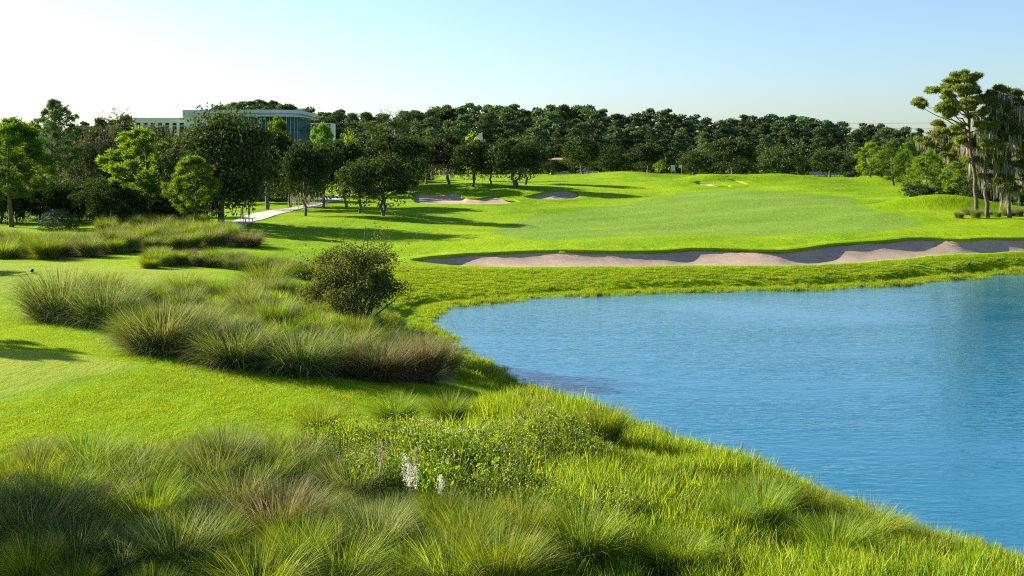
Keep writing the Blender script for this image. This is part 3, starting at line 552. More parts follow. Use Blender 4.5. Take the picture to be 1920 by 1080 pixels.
PINES = [('pine0', 22, 418, 226, 88, 88, 'bright green pine cut by the left edge of the picture'),
 ('darkpine', 100, 400, 188, 58, 112, 'tall dark pine rising above the left trees'),
 ('pine1', 262, 416, 244, 78, 92, 'bright pine with rounded puffs in the middle of the left group'),
 ('pine2', 363, 430, 294, 60, 84, 'short sunlit pine in front of the largest oak'),
 ('pine0', 520, 380, 222, 36, 150, 'pine top showing against the glass building'),
 ('pine1', 605, 375, 234, 36, 150, 'pine top right of the glass building'),
 ('midpine0', 1632, 337, 268, 32, 182, 'green pine left of the fuller one beside the right mound'),
 ('midpine1', 1676, 340, 264, 38, 172, 'full deep green pine on the right behind the mound'),
 ('midpine2', 1740, 364, 284, 40, 138, 'small pine on the grass before the mossy cypresses')]
for k, px, by, ty, hw, d, lb in PINES: fit(k, px, by, ty, hw, 'pine_tree', lb, 'tree', 'pines near the course', d, uh=10.0 if k == 'darkpine' else 8.0, uw=2.9)
# greyish scrub and shrubs that close the left side
rg = rs(201)
SCR, SHR = [], []
for q in range(26):
    px = 130+q*8.5+rg.normal()*9 if q < 20 else rg.uniform(-40, 140); d = rg.uniform(125, 175); ty = rg.uniform(232, 275) if q < 20 else rg.uniform(235, 290)
    SCR.append((fit(f'scrub{q%4}', px, 0, ty, rg.uniform(32, 52), 'scrub_tree', 'grey green scrub tree in the thicket below the white office wing', 'tree', 'thicket below the office building', d), px, 0))
for q in range(34):
    px = [-20, 30, 75, 115, 150, 190, 225, 300, 330, 455, 490, 520, 560, 150, 110, 60, 0, 45, 95, 135, 175, 210, 245, 285, 320, 350, 385, 430, 470, 505, 540, 580, 120, 160][q]; d = rg.uniform(98, 112) if q < 9 or 12 < q < 16 else rg.uniform(134, 146) if q < 13 or 26 < q < 32 else rg.uniform(112, 124)
    if q < 9 or 15 < q < 27: d = rg.uniform(90, 100)
    SHR.append((fit(f'bushoak{q%4}', px, 0, rg.uniform(322, 345) if q < 9 else rg.uniform(322, 348) if not (q < 13 or 26 < q < 32) else rg.uniform(296, 330), rg.uniform(30, 46), 'shrub', 'dark shaded shrub filling the gap under the left trees', 'shrub', 'shrubs under the left trees', d), px, 0))
LP = [(0, 'under the bright left-edge pine'), (100, 'under the tall dark pine'), (180, 'left of the rounded-puff pine'), (262, 'at the rounded-puff pine'), (330, 'left of the short sunlit pine'), (400, 'at the largest oak'), (480, 'right of the largest oak'), (560, 'behind the mossy path oak')]
label_by_place(SCR, LP, ['grey green scrub tree'])
label_by_place(SHR, LP, ['dark shaded shrub'])
BSH = []; rg = rs(211)  # filler shrubs, added to hide the sunlit ground behind the oaks
for q in range(34):
    px = 600+q*13+rg.normal()*6 if q < 16 else 1000+(q-16)*38+rg.normal()*12; d = rg.uniform(176, 200) if q < 16 else rg.uniform(244, 258)
    BSH.append((fit(f'bushoak{q%4}', px, 0, rg.uniform(288, 318) if q < 16 else rg.uniform(284, 304), rg.uniform(22, 34), 'shrub', 'x', 'shrub', 'added shrubs behind the oak rows', d), px, 0))
label_by_place(BSH, [(620, 'behind the olive path oaks'), (720, 'behind the two-trunked oak'), (810, 'behind the two-lobed bunker oaks'), (890, 'behind the oaks between the bunkers'), (975, 'behind the rightmost bunker oaks')]+[f for f in FIND if 1050 < f[0] < 1800], ['added dark background shrub'])
for px, ty, hw, d, lb in [(652, 243, 20, 155, 'yellow green young tree right of the glass building'), (888, 247, 26, 190, 'lime green tree top beside the white banner'), (1236, 282, 14, 232, 'small lime green sapling behind the pale-stemmed oak')]:
    fit('lime', px, 0, ty, hw, 'young_tree', lb, 'tree', None, d)
for q, (px, ty, d, lb) in enumerate([(225, 205, 190, 'palm top standing left of the white office wing'), (700, 222, 185, 'left one of the two feathery palms behind the oaks'), (742, 208, 190, 'taller right one of the two feathery palms behind the oaks')]):
    fit(f'palm{q%2}', px, 0, ty, 46, 'palm_tree', lb, 'tree', 'palms behind the oaks', d, uh=9.6, uw=3.0)

# ---- the far pine wood: trees in rows, with a dark understorey
SKYLINE = [(-60, 222), (60, 226), (130, 228), (200, 216), (250, 214), (330, 214), (372, 205), (400, 196), (450, 186), (500, 182), (560, 192), (600, 208), (640, 196), (680, 206), (730, 206), (790, 200), (830, 196), (900, 190), (960, 194), (1000, 200), (1050, 192), (1110, 192), (1140, 210), (1180, 214), (1210, 202), (1260, 200), (1300, 212), (1340, 216), (1400, 214), (1470, 210), (1530, 216), (1580, 228), (1650, 230), (1720, 236), (1800, 240), (1960, 240)]
FOREST = []; sk = np.array(SKYLINE, float); rg = rs(301); nf = 0
for row, (d, step, drop) in enumerate([(345, 23, 0), (322, 27, 4), (300, 34, 14), (282, 40, 34)]):
    px = -60+rg.uniform(0, 20)
    while px < 1990:
        if not (row >= 2 and 230 < px < 640):
            ty = np.interp(px, sk[:, 0], sk[:, 1])+drop+abs(rg.normal())*(7+row*3); dd = d+rg.uniform(-9, 9)
            if px < 370: ty += rg.uniform(0, 8)
            k = f'far{rg.integers(7)}' if rg.uniform() < [.7, .5, .3, .15][row] else f'fardense{rg.integers(3)}'
            p = at(px, dd); h = CAM_Z+(HY-ty)/FPX*dd-p[2]; s = h/20
            fo = plant(k, 'forest_pine', p, (s*rg.uniform(.85, 1.25), s*rg.uniform(.85, 1.25), s), 'tall dark pine in the far wood behind the course', 'tree', 'pines of the far wood', rng=rg); nf += 1; FOREST.append((fo, px, row))
        px += step*rg.uniform(.7, 1.3)*(.55 if 365 < px < 620 and row < 2 else 1)
label_by_place(FOREST, FIND, ['rearmost tall pine', 'second-rank tall pine', 'middle-rank pine', 'front rank pine'])
def understorey():
    g = rs(311); c = MB(); n = 80000; px = g.uniform(-80, 2000, n); d = g.uniform(288, 352, n); x = (px-CX)/FPX*d; x[(px > 220) & (px < 650) & (d < 335)] += 400*0
    keep = ~((px > 215) & (px < 660) & (d < 330)); x, d = x[keep], d[keep]; hm = 5.5+2.2*np.sin(x*0.11)+1.6*np.sin(x*0.31+d*.1)+(d-288)*.05
    z = height(x, d)+g.uniform(0, 1, len(x))**0.8*np.maximum(hm, 1.2); c.leaves(np.stack([x, d, z], -1), 0.6, g, 0, 0.4, 0.6)
    return c.mesh('understorey', FPINE)
tag(link('understorey', understorey()), 'dark undergrowth at the foot of the far wood', 'undergrowth', kind='stuff')
# ---- grass tussocks
def make_tussock(seed, mat, n=2500, h=1.1, spread=1.0, droop=1.0, wid=0.0105, plume=0):
    g = rs(seed); b = MB(); a = g.uniform(0, 6.28, n); r = np.sqrt(g.uniform(0, 1, n))*0.3*spread
    az = a+g.normal(size=n)*0.5; az = az-.28*np.sin(az); lean = np.abs(g.normal(size=n))*0.27*spread+r*0.8; wind = 0.16
    root = np.stack([np.cos(a)*r, np.sin(a)*r, np.full(n, -0.05)], -1)
    L = h*g.uniform(0.55, 1.2, n)*(1+0.1*lean); b.blades(root, az, lean, g.uniform(0.3, 1.5, n)*droop, L, wid*g.uniform(.6, 1.5, n), g, 4, 0)
    k = n//5; a = g.uniform(0, 6.28, k); b.blades(np.stack([np.cos(a)*.32*spread, np.sin(a)*.32*spread, np.full(k, -.03)], -1), a+g.normal(size=k)*.5, g.uniform(.6, 1.1, k), g.uniform(.5, 1.6, k), h*g.uniform(.4, .85, k), np.full(k, wid), g, 4, 0, g.uniform(.6, 1, k))
    return b.mesh('tussock', mat)
TV = {}
for nm, mt in (('g', TUSSG), ('o', TUSS), ('p', TUSSP)):
    TV[nm] = [make_tussock(400+i+ord(nm), mt, spread=[1, 1.25, .8][i], droop=[1, 1.25, .6][i]) for i in range(3)]
def tussock(p, s, kind, label, group, rng, i=None):
    o = link('grass_tussock', TV[kind][rng.integers(3) if i is None else i], None, p); o.rotation_euler.z = rng.uniform(0, 6.28); o.scale = (s*rng.uniform(.9, 1.15), s*rng.uniform(.9, 1.15), s*rng.uniform(.85, 1.1))
    return tag(o, label, 'grass clump', group)
def fill_bed(poly, n, mind, srange, kinds, label, group, seed, avoid=()):
    g = rs(seed); pts = list(avoid); m0 = len(pts); tries = 0
    cand = sample(poly, n*25, g)
    for c in cand:
        if len(pts)-m0 >= n: break
        if all((c[0]-q[0])**2+(c[1]-q[1])**2 > mind**2 for q in pts): pts.append(c)
    out = []
    for c in pts[m0:]:
        z = zat(c[0], c[1]); k = kinds[g.integers(len(kinds))]; out.append((tussock((c[0], c[1], z), g.uniform(*srange), k, label, group, g), {'o': 'olive', 'g': 'green', 'p': 'bronze'}[k]))
    label_rows(out, label, max(2, len(out)//16))
SPEC = [  # tussocks one can point at: px, base row, size, kind, shape, label
 (110, 598, 1.50, 'o', 1, 'leftmost large grey green tussock in the bed beyond the tee'),
 (200, 608, 1.50, 'o', 1, 'second large tussock from the left in the bed beyond the tee'),
 (300, 658, 1.42, 'o', 1, 'drooping grey tussock at the lawn edge, nearest the tee'),
 (440, 684, 1.25, 'o', 1, 'arching grey tussock at the front of the middle bed, half way along'),
 (555, 698, 1.22, 'o', 1, 'arching grey green tussock right of the half way one in the middle bed'),
 (710, 712, 1.1, 'p', 0, 'bronze upright tussock at the right end of the middle bed'),
 (792, 714, 1.15, 'p', 2, 'rightmost bronze tussock of the middle bed, next to the pond bank'),
 (375, 655, 1.0, 'o', 1, 'grey tussock between the nearest drooping one and the half way one'),
 (500, 678, 0.95, 'o', 1, 'low grey tussock just right of the half way one in the middle bed'),
 (640, 690, 1.2, 'o', 0, 'olive tussock left of the bronze pair in the middle bed'),
 (190, 580, 1.25, 'o', 0, 'olive tussock behind the two large left ones in the middle bed'),
 (60, 1030, 1.05, 'o', 1, 'big pale drooping tussock in the lower left corner'),
 (520, 1020, 0.85, 'p', 0, 'mauve brown tussock in the front bed left of the centre'),
 (700, 1052, 0.78, 'o', 0, 'grey green tussock in the front bed below the white plumes'),
 (390, 1050, 0.76, 'g', 0, 'green tussock in the front bed between the pale and the mauve one'),
 (1090, 1066, 0.88, 'g', 0, 'bright green fountain tussock at the bottom of the picture'),
 (1125, 842, 0.85, 'g', 2, 'green tussock standing alone on the slope near the pond edge'),
 (1425, 965, 0.78, 'g', 0, 'yellow green tussock on the right slope, dark at its base'),
 (1565, 1060, 0.78, 'g', 0, 'yellow green tussock at the bottom right above the pond'),
 (740, 790, 0.68, 'g', 0, 'dark green tussock at the lawn edge behind the wildflowers'),
 (840, 790, 0.62, 'g', 0, 'green tussock right of the dark one behind the wildflowers'),
 (1000, 795, 0.62, 'g', 0, 'low green tussock at the back right of the wildflowers'),
 (600, 815, 0.62, 'g', 0, 'bright green tussock at the back left of the wildflowers'),
 (1270, 1075, 0.65, 'g', 0, 'bright green tussock at the bottom right of the fountain tussock'),
 (465, 462, 1.30, 'p', 1, 'small lone tussock at the right end of the back row, near the path'),
 (500, 548, 1.40, 'g', 0, 'tall yellow green tussock left of the round bush')]
g = rs(455); pos = []
for px, py, s, k, i, lb in SPEC:
    p = ground_at(px, py); pos.append(p[:2]); tussock(p, s, k, lb, None, g, i)
fill_bed(BEDW['front'], 84, 0.56, (0.48, 0.85), 'oggogogg', 'in the front bed', 'tussocks of the front bed', 461, pos)
fill_bed(BEDW['middle'], 96, 0.75, (0.6, 1.0), 'ogoogg', 'in the middle bed', 'tussocks of the middle bed', 462, pos)
fill_bed(BEDW['back'], 50, 1.2, (0.95, 1.25), 'googo', 'before the left pines', 'tussocks of the back row', 463, pos)
fill_bed(BEDW['upper'], 34, 0.9, (0.65, 0.95), 'ooggp', 'behind the upper tee', 'tussocks behind the upper tee', 464, pos)
SLOPE = poly_px([(1180, 1075), (1300, 960), (1480, 950), (1700, 1010), (1850, 1075)])
fill_bed(SLOPE, 14, 0.9, (0.45, .72), 'ggo', 'on the right slope', 'tussocks of the right slope', 465, pos)
BACKL = poly_px([(200, 425), (300, 405), (420, 428), (430, 440), (300, 445), (180, 440)])
fill_bed(BACKL, 20, 1.3, (0.9, 1.15), 'ogo', 'between the left pine trunks', 'tussocks between the left pines', 466, pos)

fill_bed(poly_px([(1790, 402), (1930, 398), (1930, 408), (1790, 411)]), 9, 1.5, (0.55, 0.9), 'opo', 'under the cypresses', 'tussocks under the cypresses', 467, pos)
# ---- scattered ground cover: many small patches, each scatter one object
HID = bpy.data.collections.new('patches')
def patch_set(name, meshes):
    c = bpy.data.collections.new(name)
    for k, me in enumerate(meshes): c.objects.link(bpy.data.objects.new(f'{name}_patch', me))
    return c
def scatter(name, pts, scale, coll, label, cat, seed):
    g = rs(seed); me = bpy.data.meshes.new(name); me.vertices.add(len(pts)); me.vertices.foreach_set('co', np.asarray(pts, np.float32).ravel())
    for k, v in (('s', np.broadcast_to(scale, (len(pts),))), ('r', g.uniform(0, 6.28, len(pts)))):
        a = me.attributes.new(k, 'FLOAT', 'POINT'); a.data.foreach_set('value', np.ascontiguousarray(v, np.float32))
    me.update(); o = link(name, me); tag(o, label, cat, kind='stuff')
    t = bpy.data.node_groups.new(name, 'GeometryNodeTree'); t.interface.new_socket('Geometry', in_out='INPUT', socket_type='NodeSocketGeometry'); t.interface.new_socket('Geometry', in_out='OUTPUT', socket_type='NodeSocketGeometry')
    N = t.nodes; L = t.links; gi, go = N.new('NodeGroupInput'), N.new('NodeGroupOutput'); ip = N.new('GeometryNodeInstanceOnPoints'); ci = N.new('GeometryNodeCollectionInfo')
    ci.inputs[0].default_value = coll; ci.inputs['Separate Children'].default_value = True; ci.inputs['Reset Children'].default_value = True; ip.inputs['Pick Instance'].default_value = True
    def na(k): a = N.new('GeometryNodeInputNamedAttribute'); a.data_type = 'FLOAT'; a.inputs['Name'].default_value = k; return a.outputs['Attribute']
    cx = N.new('ShaderNodeCombineXYZ'); L.new(na('r'), cx.inputs[2]); L.new(cx.outputs[0], ip.inputs['Rotation'])
    L.new(na('s'), ip.inputs['Scale']); L.new(gi.outputs[0], ip.inputs['Points']); L.new(ci.outputs[0], ip.inputs['Instance']); L.new(ip.outputs[0], go.inputs[0])
    o.modifiers.new('scatter', 'NODES').node_group = t; return o
def onz(p, dz=0): return np.concatenate([p, (height(p[:, 0], p[:, 1])+dz)[:, None]], 1)
def grass_patch(seed, mat, n, rad, h, wid, segs=3, lean=.3, curv=.9):
    g = rs(seed); b = MB(); a = g.uniform(0, 6.28, n); r = np.sqrt(g.uniform(0, 1, n))*rad
    b.blades(np.stack([np.cos(a)*r, np.sin(a)*r, np.full(n, -.02)], -1), g.uniform(0, 6.28, n), np.abs(g.normal(size=n))*lean, g.uniform(0, 1, n)*curv, h*g.uniform(.4, 1.15, n), wid*g.uniform(.6, 1.3, n), g, segs); return b.mesh('grass_patch', mat)
tall = patch_set('tall', [grass_patch(500+i, TALL, 130, .38, .55, .016) for i in range(4)])
mid_ = patch_set('bank', [grass_patch(510+i, TALL, 170, .5, .2, .018, 2) for i in range(4)])
short = patch_set('short', [grass_patch(520+i, TALL, 420, .5, .055, .011, 1, .5) for i in range(4)])
rg = rs(531)
HERBP = poly_px([(570, 860), (650, 845), (760, 835), (880, 828), (1030, 845), (1100, 885), (1170, 945), (1195, 1005), (1080, 1010), (980, 995), (860, 985), (760, 960), (660, 915), (600, 890)])
TALLP = poly_px([(890, 775), (1060, 772), (1180, 800), (1300, 846), (1420, 872), (1530, 900), (1640, 945), (1800, 995), (1960, 1030), (1960, 1180), (940, 1180), (960, 985), (1100, 920), (1060, 850)])
tp = sample(TALLP, 5200, rg); tp = tp[-sdf(LAKE, tp[:, 0], tp[:, 1]) > .2]; tp = tp[(np.sin(tp[:, 0]*1.9+np.sin(tp[:, 1]*1.3)*1.5)*np.sin(tp[:, 1]*1.6+tp[:, 0]*.7)+rg.normal(size=len(tp))*.35) > -.28]
p = np.concatenate([tp, sample(HERBP, 260, rg), sample(poly_px([(330, 580), (450, 570), (560, 570), (680, 625), (640, 655), (520, 648), (400, 630)]), 700, rg)]); scatter('tall_grass', onz(p), rg.uniform(.5, 1.25, len(p))*(.9+.35*np.sin(p[:, 0]*.9)*np.sin(p[:, 1]*.7+1))*np.clip(.3+.25*-sdf(LAKE, p[:, 0], p[:, 1]), .3, 1), tall, 'bright tall grass on the slope running down to the pond', 'grass', 541)
# fringe in and beside the water all round the pond
seg = LAKE; pts = []
per = np.linalg.norm(np.roll(seg, -1, 0)-seg, axis=1)
for a, b_, L_ in zip(seg, np.roll(seg, -1, 0), per):
    if a[0] > 45 or (a[1] < 18): continue
    m = int(L_*26); t = rg.uniform(0, 1, (m, 1)); pts.append(a+(b_-a)*t+rg.normal(size=(m, 2))*[.45, .5])
p = np.concatenate(pts); z = np.maximum(height(p[:, 0], p[:, 1]), -.12); cl = .5+.5*np.sin(p[:, 0]*.8+p[:, 1]*.6)*np.sin(p[:, 0]*.23-p[:, 1]*.4)
keep = (rg.uniform(size=len(p)) < .35+.65*cl) & (height(p[:, 0], p[:, 1]) > -.2)
scatter('shore_grass', np.concatenate([p, z[:, None]], 1)[keep], (rg.uniform(.25, .6, len(p))*(.6+.6*cl))[keep], tall, 'fringe of bright reedy grass at the water line of the pond', 'grass', 542)
BANKP = poly_px([(745, 500), (900, 505), (1200, 503), (1500, 501), (1700, 492), (1960, 475), (1960, 508), (1700, 532), (1500, 540), (1200, 548), (1000, 555), (880, 566), (830, 575), (800, 600), (770, 570)])
BANKP = np.concatenate([BANKP, poly_px([(740, 600), (735, 540)])]); p = sample(BANKP, 4200, rg); scatter('bank_grass', onz(p), rg.uniform(.2, .55, len(p)), mid_, 'rough grass on the far bank below the long bunker', 'grass', 543)
NEARB = poly_px([(770, 610), (840, 660), (950, 715), (1080, 770), (1200, 805), (1150, 800), (1000, 760), (880, 720), (840, 700)])
p = sample(NEARB, 700, rg); scatter('slope_grass', onz(p), rg.uniform(.4, .9, len(p)), mid_, 'rough grass on the near bank beside the bronze tussocks', 'grass', 544)
LAWN = poly_px([(-40, 560), (90, 610), (230, 665), (400, 690), (560, 708), (700, 722), (860, 735), (960, 760), (880, 785), (700, 790), (540, 805), (450, 806), (330, 835), (60, 822), (-40, 850)])
p = sample(LAWN, 1500, rg); te_ = sdf(TEE, p[:, 0], p[:, 1]); p = p[te_ < -.3]
scatter('lawn_grass', onz(p), rg.uniform(.6, 1.1, len(p)), short, 'short mown lawn between the front bed and the tee', 'grass', 545)
# white-flowered weeds in the middle of the foreground
def herb_patch(seed):
    g = rs(seed); b = MB(); n = 520; a = g.uniform(0, 6.28, n); r = np.sqrt(g.uniform(0, 1, n))*.5; z = g.uniform(0.05, 1, n)**.7*(.8-.9*r**2)
    b.leaves(np.stack([np.cos(a)*r, np.sin(a)*r, z], -1), .068*g.uniform(.5, 1.4, n), g, 0, .5, .45)
    q = 26; a = g.uniform(0, 6.28, q); r = np.sqrt(g.uniform(0, 1, q))*.45; b.blades(np.stack([np.cos(a)*r, np.sin(a)*r, np.zeros(q)], -1), g.uniform(0, 6.28, q), np.abs(g.normal(size=q))*.25, g.uniform(0, .9, q), g.uniform(.5, 1.05, q), np.full(q, .012), g, 3, 2)
    k = 9; a = g.uniform(0, 6.28, k); r = np.sqrt(g.uniform(0, 1, k))*.5; zt = .82-.9*r**2+g.uniform(0, .1, k); pt = np.stack([np.cos(a)*r, np.sin(a)*r, zt*0], -1)
    b.blades(pt, a, np.full(k, .04), np.full(k, .05), zt, np.full(k, .008), g, 2, 0)
    pf = np.stack([np.cos(a)*(r+.05*zt), np.sin(a)*(r+.05*zt), zt], -1); b.leaves(pf+g.normal(size=(k, 3))*.008, .024, g, 1, 1.5, .9); b.leaves(pf, .02, g, 1, 1.5, .9)
    return b.mesh('herb_patch', [HERB, PETAL, TALL])
herb = patch_set('herb', [herb_patch(550+i) for i in range(4)])
p = sample(HERBP, 480, rg); cl = 1+.35*np.sin(p[:, 0]*1.4)*np.sin(p[:, 1]*.9)
scatter('wildflowers', onz(p), rg.uniform(.45, .95, len(p))*cl, herb, 'mass of leafy weeds dotted with tiny white flowers', 'wildflowers', 546)

# ---- the round bush by the pond
def round_bush():
    g = rs(601); t = MB(); c = MB(); K = 120
    d = unit(g, K); d[:, 2] = np.abs(d[:, 2])*1.25-.25; cen = d*(g.uniform(.3, 1, K)**.6)[:, None]*np.array([1.45, 1.45, 1.25]); cen[:, 2] += 1.12
    cen *= (1+.16*np.sin(4*np.arctan2(cen[:, 1], cen[:, 0])+1)*np.sin(cen[:, 2]*2.5))[:, None]; cen[:, 0] += .15*np.sin(cen[:, 2]*3)
    for q in g.choice(K, 34, False): limb(t, [g.normal()*.08, g.normal()*.08, -.1], cen[q], .04, .008, g, .05, 5, 5)
    for q in range(K):
        n = int(190*g.uniform(.6, 1.4)); u = unit(g, n)*(g.uniform(.1, 1, n)**.5)[:, None]*g.uniform(.2, .44); c.leaves(cen[q]+u, .075, g, 0, .4, .5)
    for q in range(26):
        a = unit(g, 1)[0]; a[2] = abs(a[2])+.2; p0 = np.array([0, 0, 1.5])+a*1.05*np.array([1.3, 1.3, 1]); s = np.linspace(0, 1, 20)[:, None]*g.uniform(.3, .7)*a; c.leaves(p0+s+g.normal(size=(20, 3))*.04, .06, g, 0)
    for x, y in ((-.35, 2.75), (.25, 2.85), (.3, 2.75)): limb(t, [x*.5, 0, 1.9], [x, 0, y+.25], .02, .008, g, 0, 4, 5)
    o = empty('round_bush', ground_at(668, 622)); o.scale = (1.28, 1.28, 1.18)
    link('stems', t.mesh('stems', BARK, True), o); link('crown', c.mesh('crown', leaf_mat('bush_leaves', [(0, (.06, .095, .014)), (.6, (.125, .17, .026)), (1, (.22, .25, .05))], .35, gloss=0.012)), o)
    return tag(o, 'large round dark leafy bush with bare twigs on top, left of the pond', 'bush')
round_bush()
# ---- plumes, shrub with skylight painted as blue leaves, water weeds
def plume(px, py, h, n, label, mat):
    g = rs(int(px)); o = empty('grass_plume', ground_at(px, py)); st = MB(); fl = MB()
    for q in range(n):
        x, y, hh = g.normal()*.11, g.normal()*.11, h*g.uniform(.7, 1); st.tube([(x*.3, y*.3, -.05), (x, y, hh*.6), (x*1.4, y*1.4, hh)], [.006, .005, .003], 4)
        m = 170; s = g.uniform(0, 1, m); wq = .012+.02*np.sin(s*3.1); c = np.stack([x*1.2+g.normal(size=m)*wq, y*1.2+g.normal(size=m)*wq, hh*(.66+.36*s)], -1); fl.leaves(c, .032, g, 0, .2, .35)
    link('stems', st.mesh('stems', BARK), o); link('plume', fl.mesh('plume', mat), o); tag(o, label, 'grass plume', 'fluffy plumes in the foreground')
plume(745, 965, 1.15, 2, 'slim pinkish plume at the left of the white ones', PINKP); plume(776, 990, 1.2, 4, 'tallest cream white plume cluster in the foreground', PETAL); plume(818, 995, 1.05, 2, 'cream plume at the right of the white cluster', PETAL)
def blue_shrub():
    g = rs(621); c = MB(); n = 2600; u = unit(g, n)*(g.uniform(.2, 1, n)**.5)[:, None]*[1.5, 1.2, 1.1]; u[:, 2] = np.abs(u[:, 2])*1.5; c.leaves(u, .12, g)
    f = MB(); m = 130; ctr = np.array([(.5, -1.0, .5), (.5, -1.0, .9), (-.1, -1.0, 1.3), (.45, -1.0, .3), (-.9, -1.0, .7), (-.3, -1, .8)]); k = g.integers(0, 6, m); f.leaves(ctr[k]+g.normal(size=(m, 3))*[.13, .1, .16], .08, g, 0, .3, .8)
    o = empty('skylit_shrub', at(110, 82)); o.scale = (1, 1, 1.0); link('crown', c.mesh('crown', OAK), o); link('skylit_leaves', f.mesh('skylit_leaves', SKYLIT), o); tag(o, 'shaded shrub with leaves painted pale skylight blue behind the left grass row', 'shrub')
blue_shrub()
rg = rs(633); wm = MB()
# ---- tall pine and mossy cypresses at the right
def tall_tree(px, base_py, trunk_px, pads, label, name, seed, mat, r0=0.28, moss=0, dense=1.0, d=None, leaf=.26):
    """trunk and pads are given by where they stand in the photo; depth is spread round the trunk"""
    g = rs(seed); b = ground_at(px, base_py) if d is None else at(px, d); d = b[1]; k = d/FPX
    def W(x, y, dy=0): return np.array([(x-px)*k, dy, (base_py-y)*k])
    o = empty(name, b); t = MB(); c = MB(); tr = np.array([W(x, y) for x, y in trunk_px]); tr[0, 2] = -.4; H = tr[-1, 2]
    zz = np.linspace(-.4, H, 14); tp = np.stack([np.interp(zz, tr[:, 2], tr[:, 0])+g.normal(size=14)*.04, g.normal(size=14)*.05, zz], -1)
    t.tube(tp, np.interp(zz, [-.4, .6, H], [r0*1.35, r0, .06]), 9)
    ml = []
    for x, y, r in pads:
        dy = g.uniform(-1, 1)*max(1.5, abs(x-px)*k*.7); P = W(x, y, dy); R = r*k*1.08
        s = np.clip(P[2]-np.hypot(P[0], dy)*.45, .3*H, H*.97); base = np.array([np.interp(s, zz, tp[:, 0]), 0, s]); limb(t, base, P, .07+.012*R, .02, g, -.02, 7, 5)
        for off in np.concatenate([[[0, 0, 0]], unit(g, 4)*[.95, .95, .5]]):
          Rs = R*g.uniform(.4, .7); n = int(170*dense*(Rs/.9)**1.6)+8; Ps = P+off*R; u = unit(g, n)*(g.uniform(.05, 1, n)**.5)[:, None]*Rs*np.array([1, 1, .6]); u[:, 2] = np.where(u[:, 2] < 0, u[:, 2]*.6, u[:, 2]); needles(c, Ps+u, g, 9, leaf, .06, .45)
        if moss:
            m = int(moss*R); q = P+unit(g, m)*R*np.array([.95, .95, .1]); q[:, 2] -= R*.2; ml.append(q)
    link('trunk', t.mesh('trunk', PBARK, True), o); link('crown', c.mesh('crown', mat), o)
    if moss:
        ms = MB(); q = np.concatenate(ml); moss_strands(ms, q, g.uniform(.5, 2.0, len(q)), g, .09); link('spanish_moss', ms.mesh('spanish_moss', MOSS), o)['kind'] = 'stuff'
    return tag(o, label, 'tree', 'tall trees at the right edge')
YPINE = leaf_mat('tall_pine_needles', [(0, (0.065, 0.11, 0.014)), (0.6, (0.13, 0.185, 0.02)), (1, (0.22, 0.25, 0.035))], 0.4)
CYP = leaf_mat('cypress_leaves', [(0, (0.07, 0.105, 0.012)), (0.6, (0.15, 0.18, 0.02)), (1, (0.26, 0.24, 0.035))], 0.4)
tall_tree(1832, 408, [(1832, 408), (1828, 330), (1818, 270), (1814, 200), (1808, 150)], [(1806, 146, 18), (1824, 150, 16), (1790, 152, 16), (1775, 168, 16), (1798, 172, 18), (1826, 172, 17), (1760, 180, 13), (1740, 192, 14), (1726, 198, 9), (1762, 200, 16), (1786, 196, 15), (1800, 205, 12), (1835, 190, 12), (1850, 182, 10), (1780, 214, 12), (1765, 216, 10), (1842, 205, 12), (1812, 190, 13), (1790, 240, 11), (1845, 235, 13), (1800, 262, 11), (1838, 268, 12), (1852, 295, 12), (1806, 300, 9)],
          'tallest spreading pine at the right with flat open foliage', 'tall_pine', 701, YPINE, .2)
tall_tree(1853, 408, [(1853, 408), (1846, 340), (1850, 260), (1858, 190)], [(1862, 178, 15), (1876, 172, 14), (1850, 196, 14), (1880, 196, 18), (1845, 214, 18), (1870, 222, 22), (1840, 240, 20), (1885, 250, 20), (1830, 262, 18), (1860, 270, 20), (1838, 300, 16), (1872, 310, 15), (1848, 330, 12), (1866, 345, 12)],
          'mossy cypress right behind the tallest pine', 'cypress_tree', 702, CYP, .19, 30)
tall_tree(1893, 408, [(1893, 408), (1888, 330), (1890, 250), (1894, 180)], [(1896, 180, 14), (1910, 196, 18), (1884, 205, 16), (1900, 226, 20), (1922, 215, 16), (1880, 240, 18), (1912, 256, 22), (1890, 275, 22), (1926, 280, 20), (1876, 300, 16), (1908, 310, 17), (1925, 330, 14), (1886, 335, 12), (1902, 352, 12), (1880, 360, 9)],
          'mossy cypress near the right edge, moss hanging low', 'cypress_tree', 703, CYP, .18, 34)
tall_tree(1928, 400, [(1928, 400), (1926, 300), (1930, 190)], [(1920, 195, 16), (1934, 185, 16), (1918, 230, 18), (1936, 240, 20), (1916, 265, 18), (1938, 290, 22), (1914, 300, 16), (1922, 325, 18)],
          'cypress cut by the right edge of the picture', 'cypress_tree', 704, CYP, .18, 30, d=112)
tall_tree(1763, 363, [(1763, 363), (1764, 300), (1768, 235)], [(1768, 236, 14), (1750, 250, 15), (1782, 252, 16), (1738, 268, 14), (1766, 268, 18), (1790, 280, 17), (1745, 290, 15), (1772, 300, 16), (1800, 310, 16), (1728, 262, 10)],
          'shorter cypress left of the tallest pine, moss on its trunk', 'cypress_tree', 705, CYP, .22, 12)
tall_tree(1806, 372, [(1806, 372), (1806, 300), (1804, 262)], [(1800, 268, 16), (1818, 280, 18), (1792, 292, 16), (1810, 306, 18), (1826, 320, 16), (1796, 326, 16)], 'shaded cypress deep between the shorter one and the tallest pine', 'cypress_tree', 706, CYP, .2, 16, d=140)
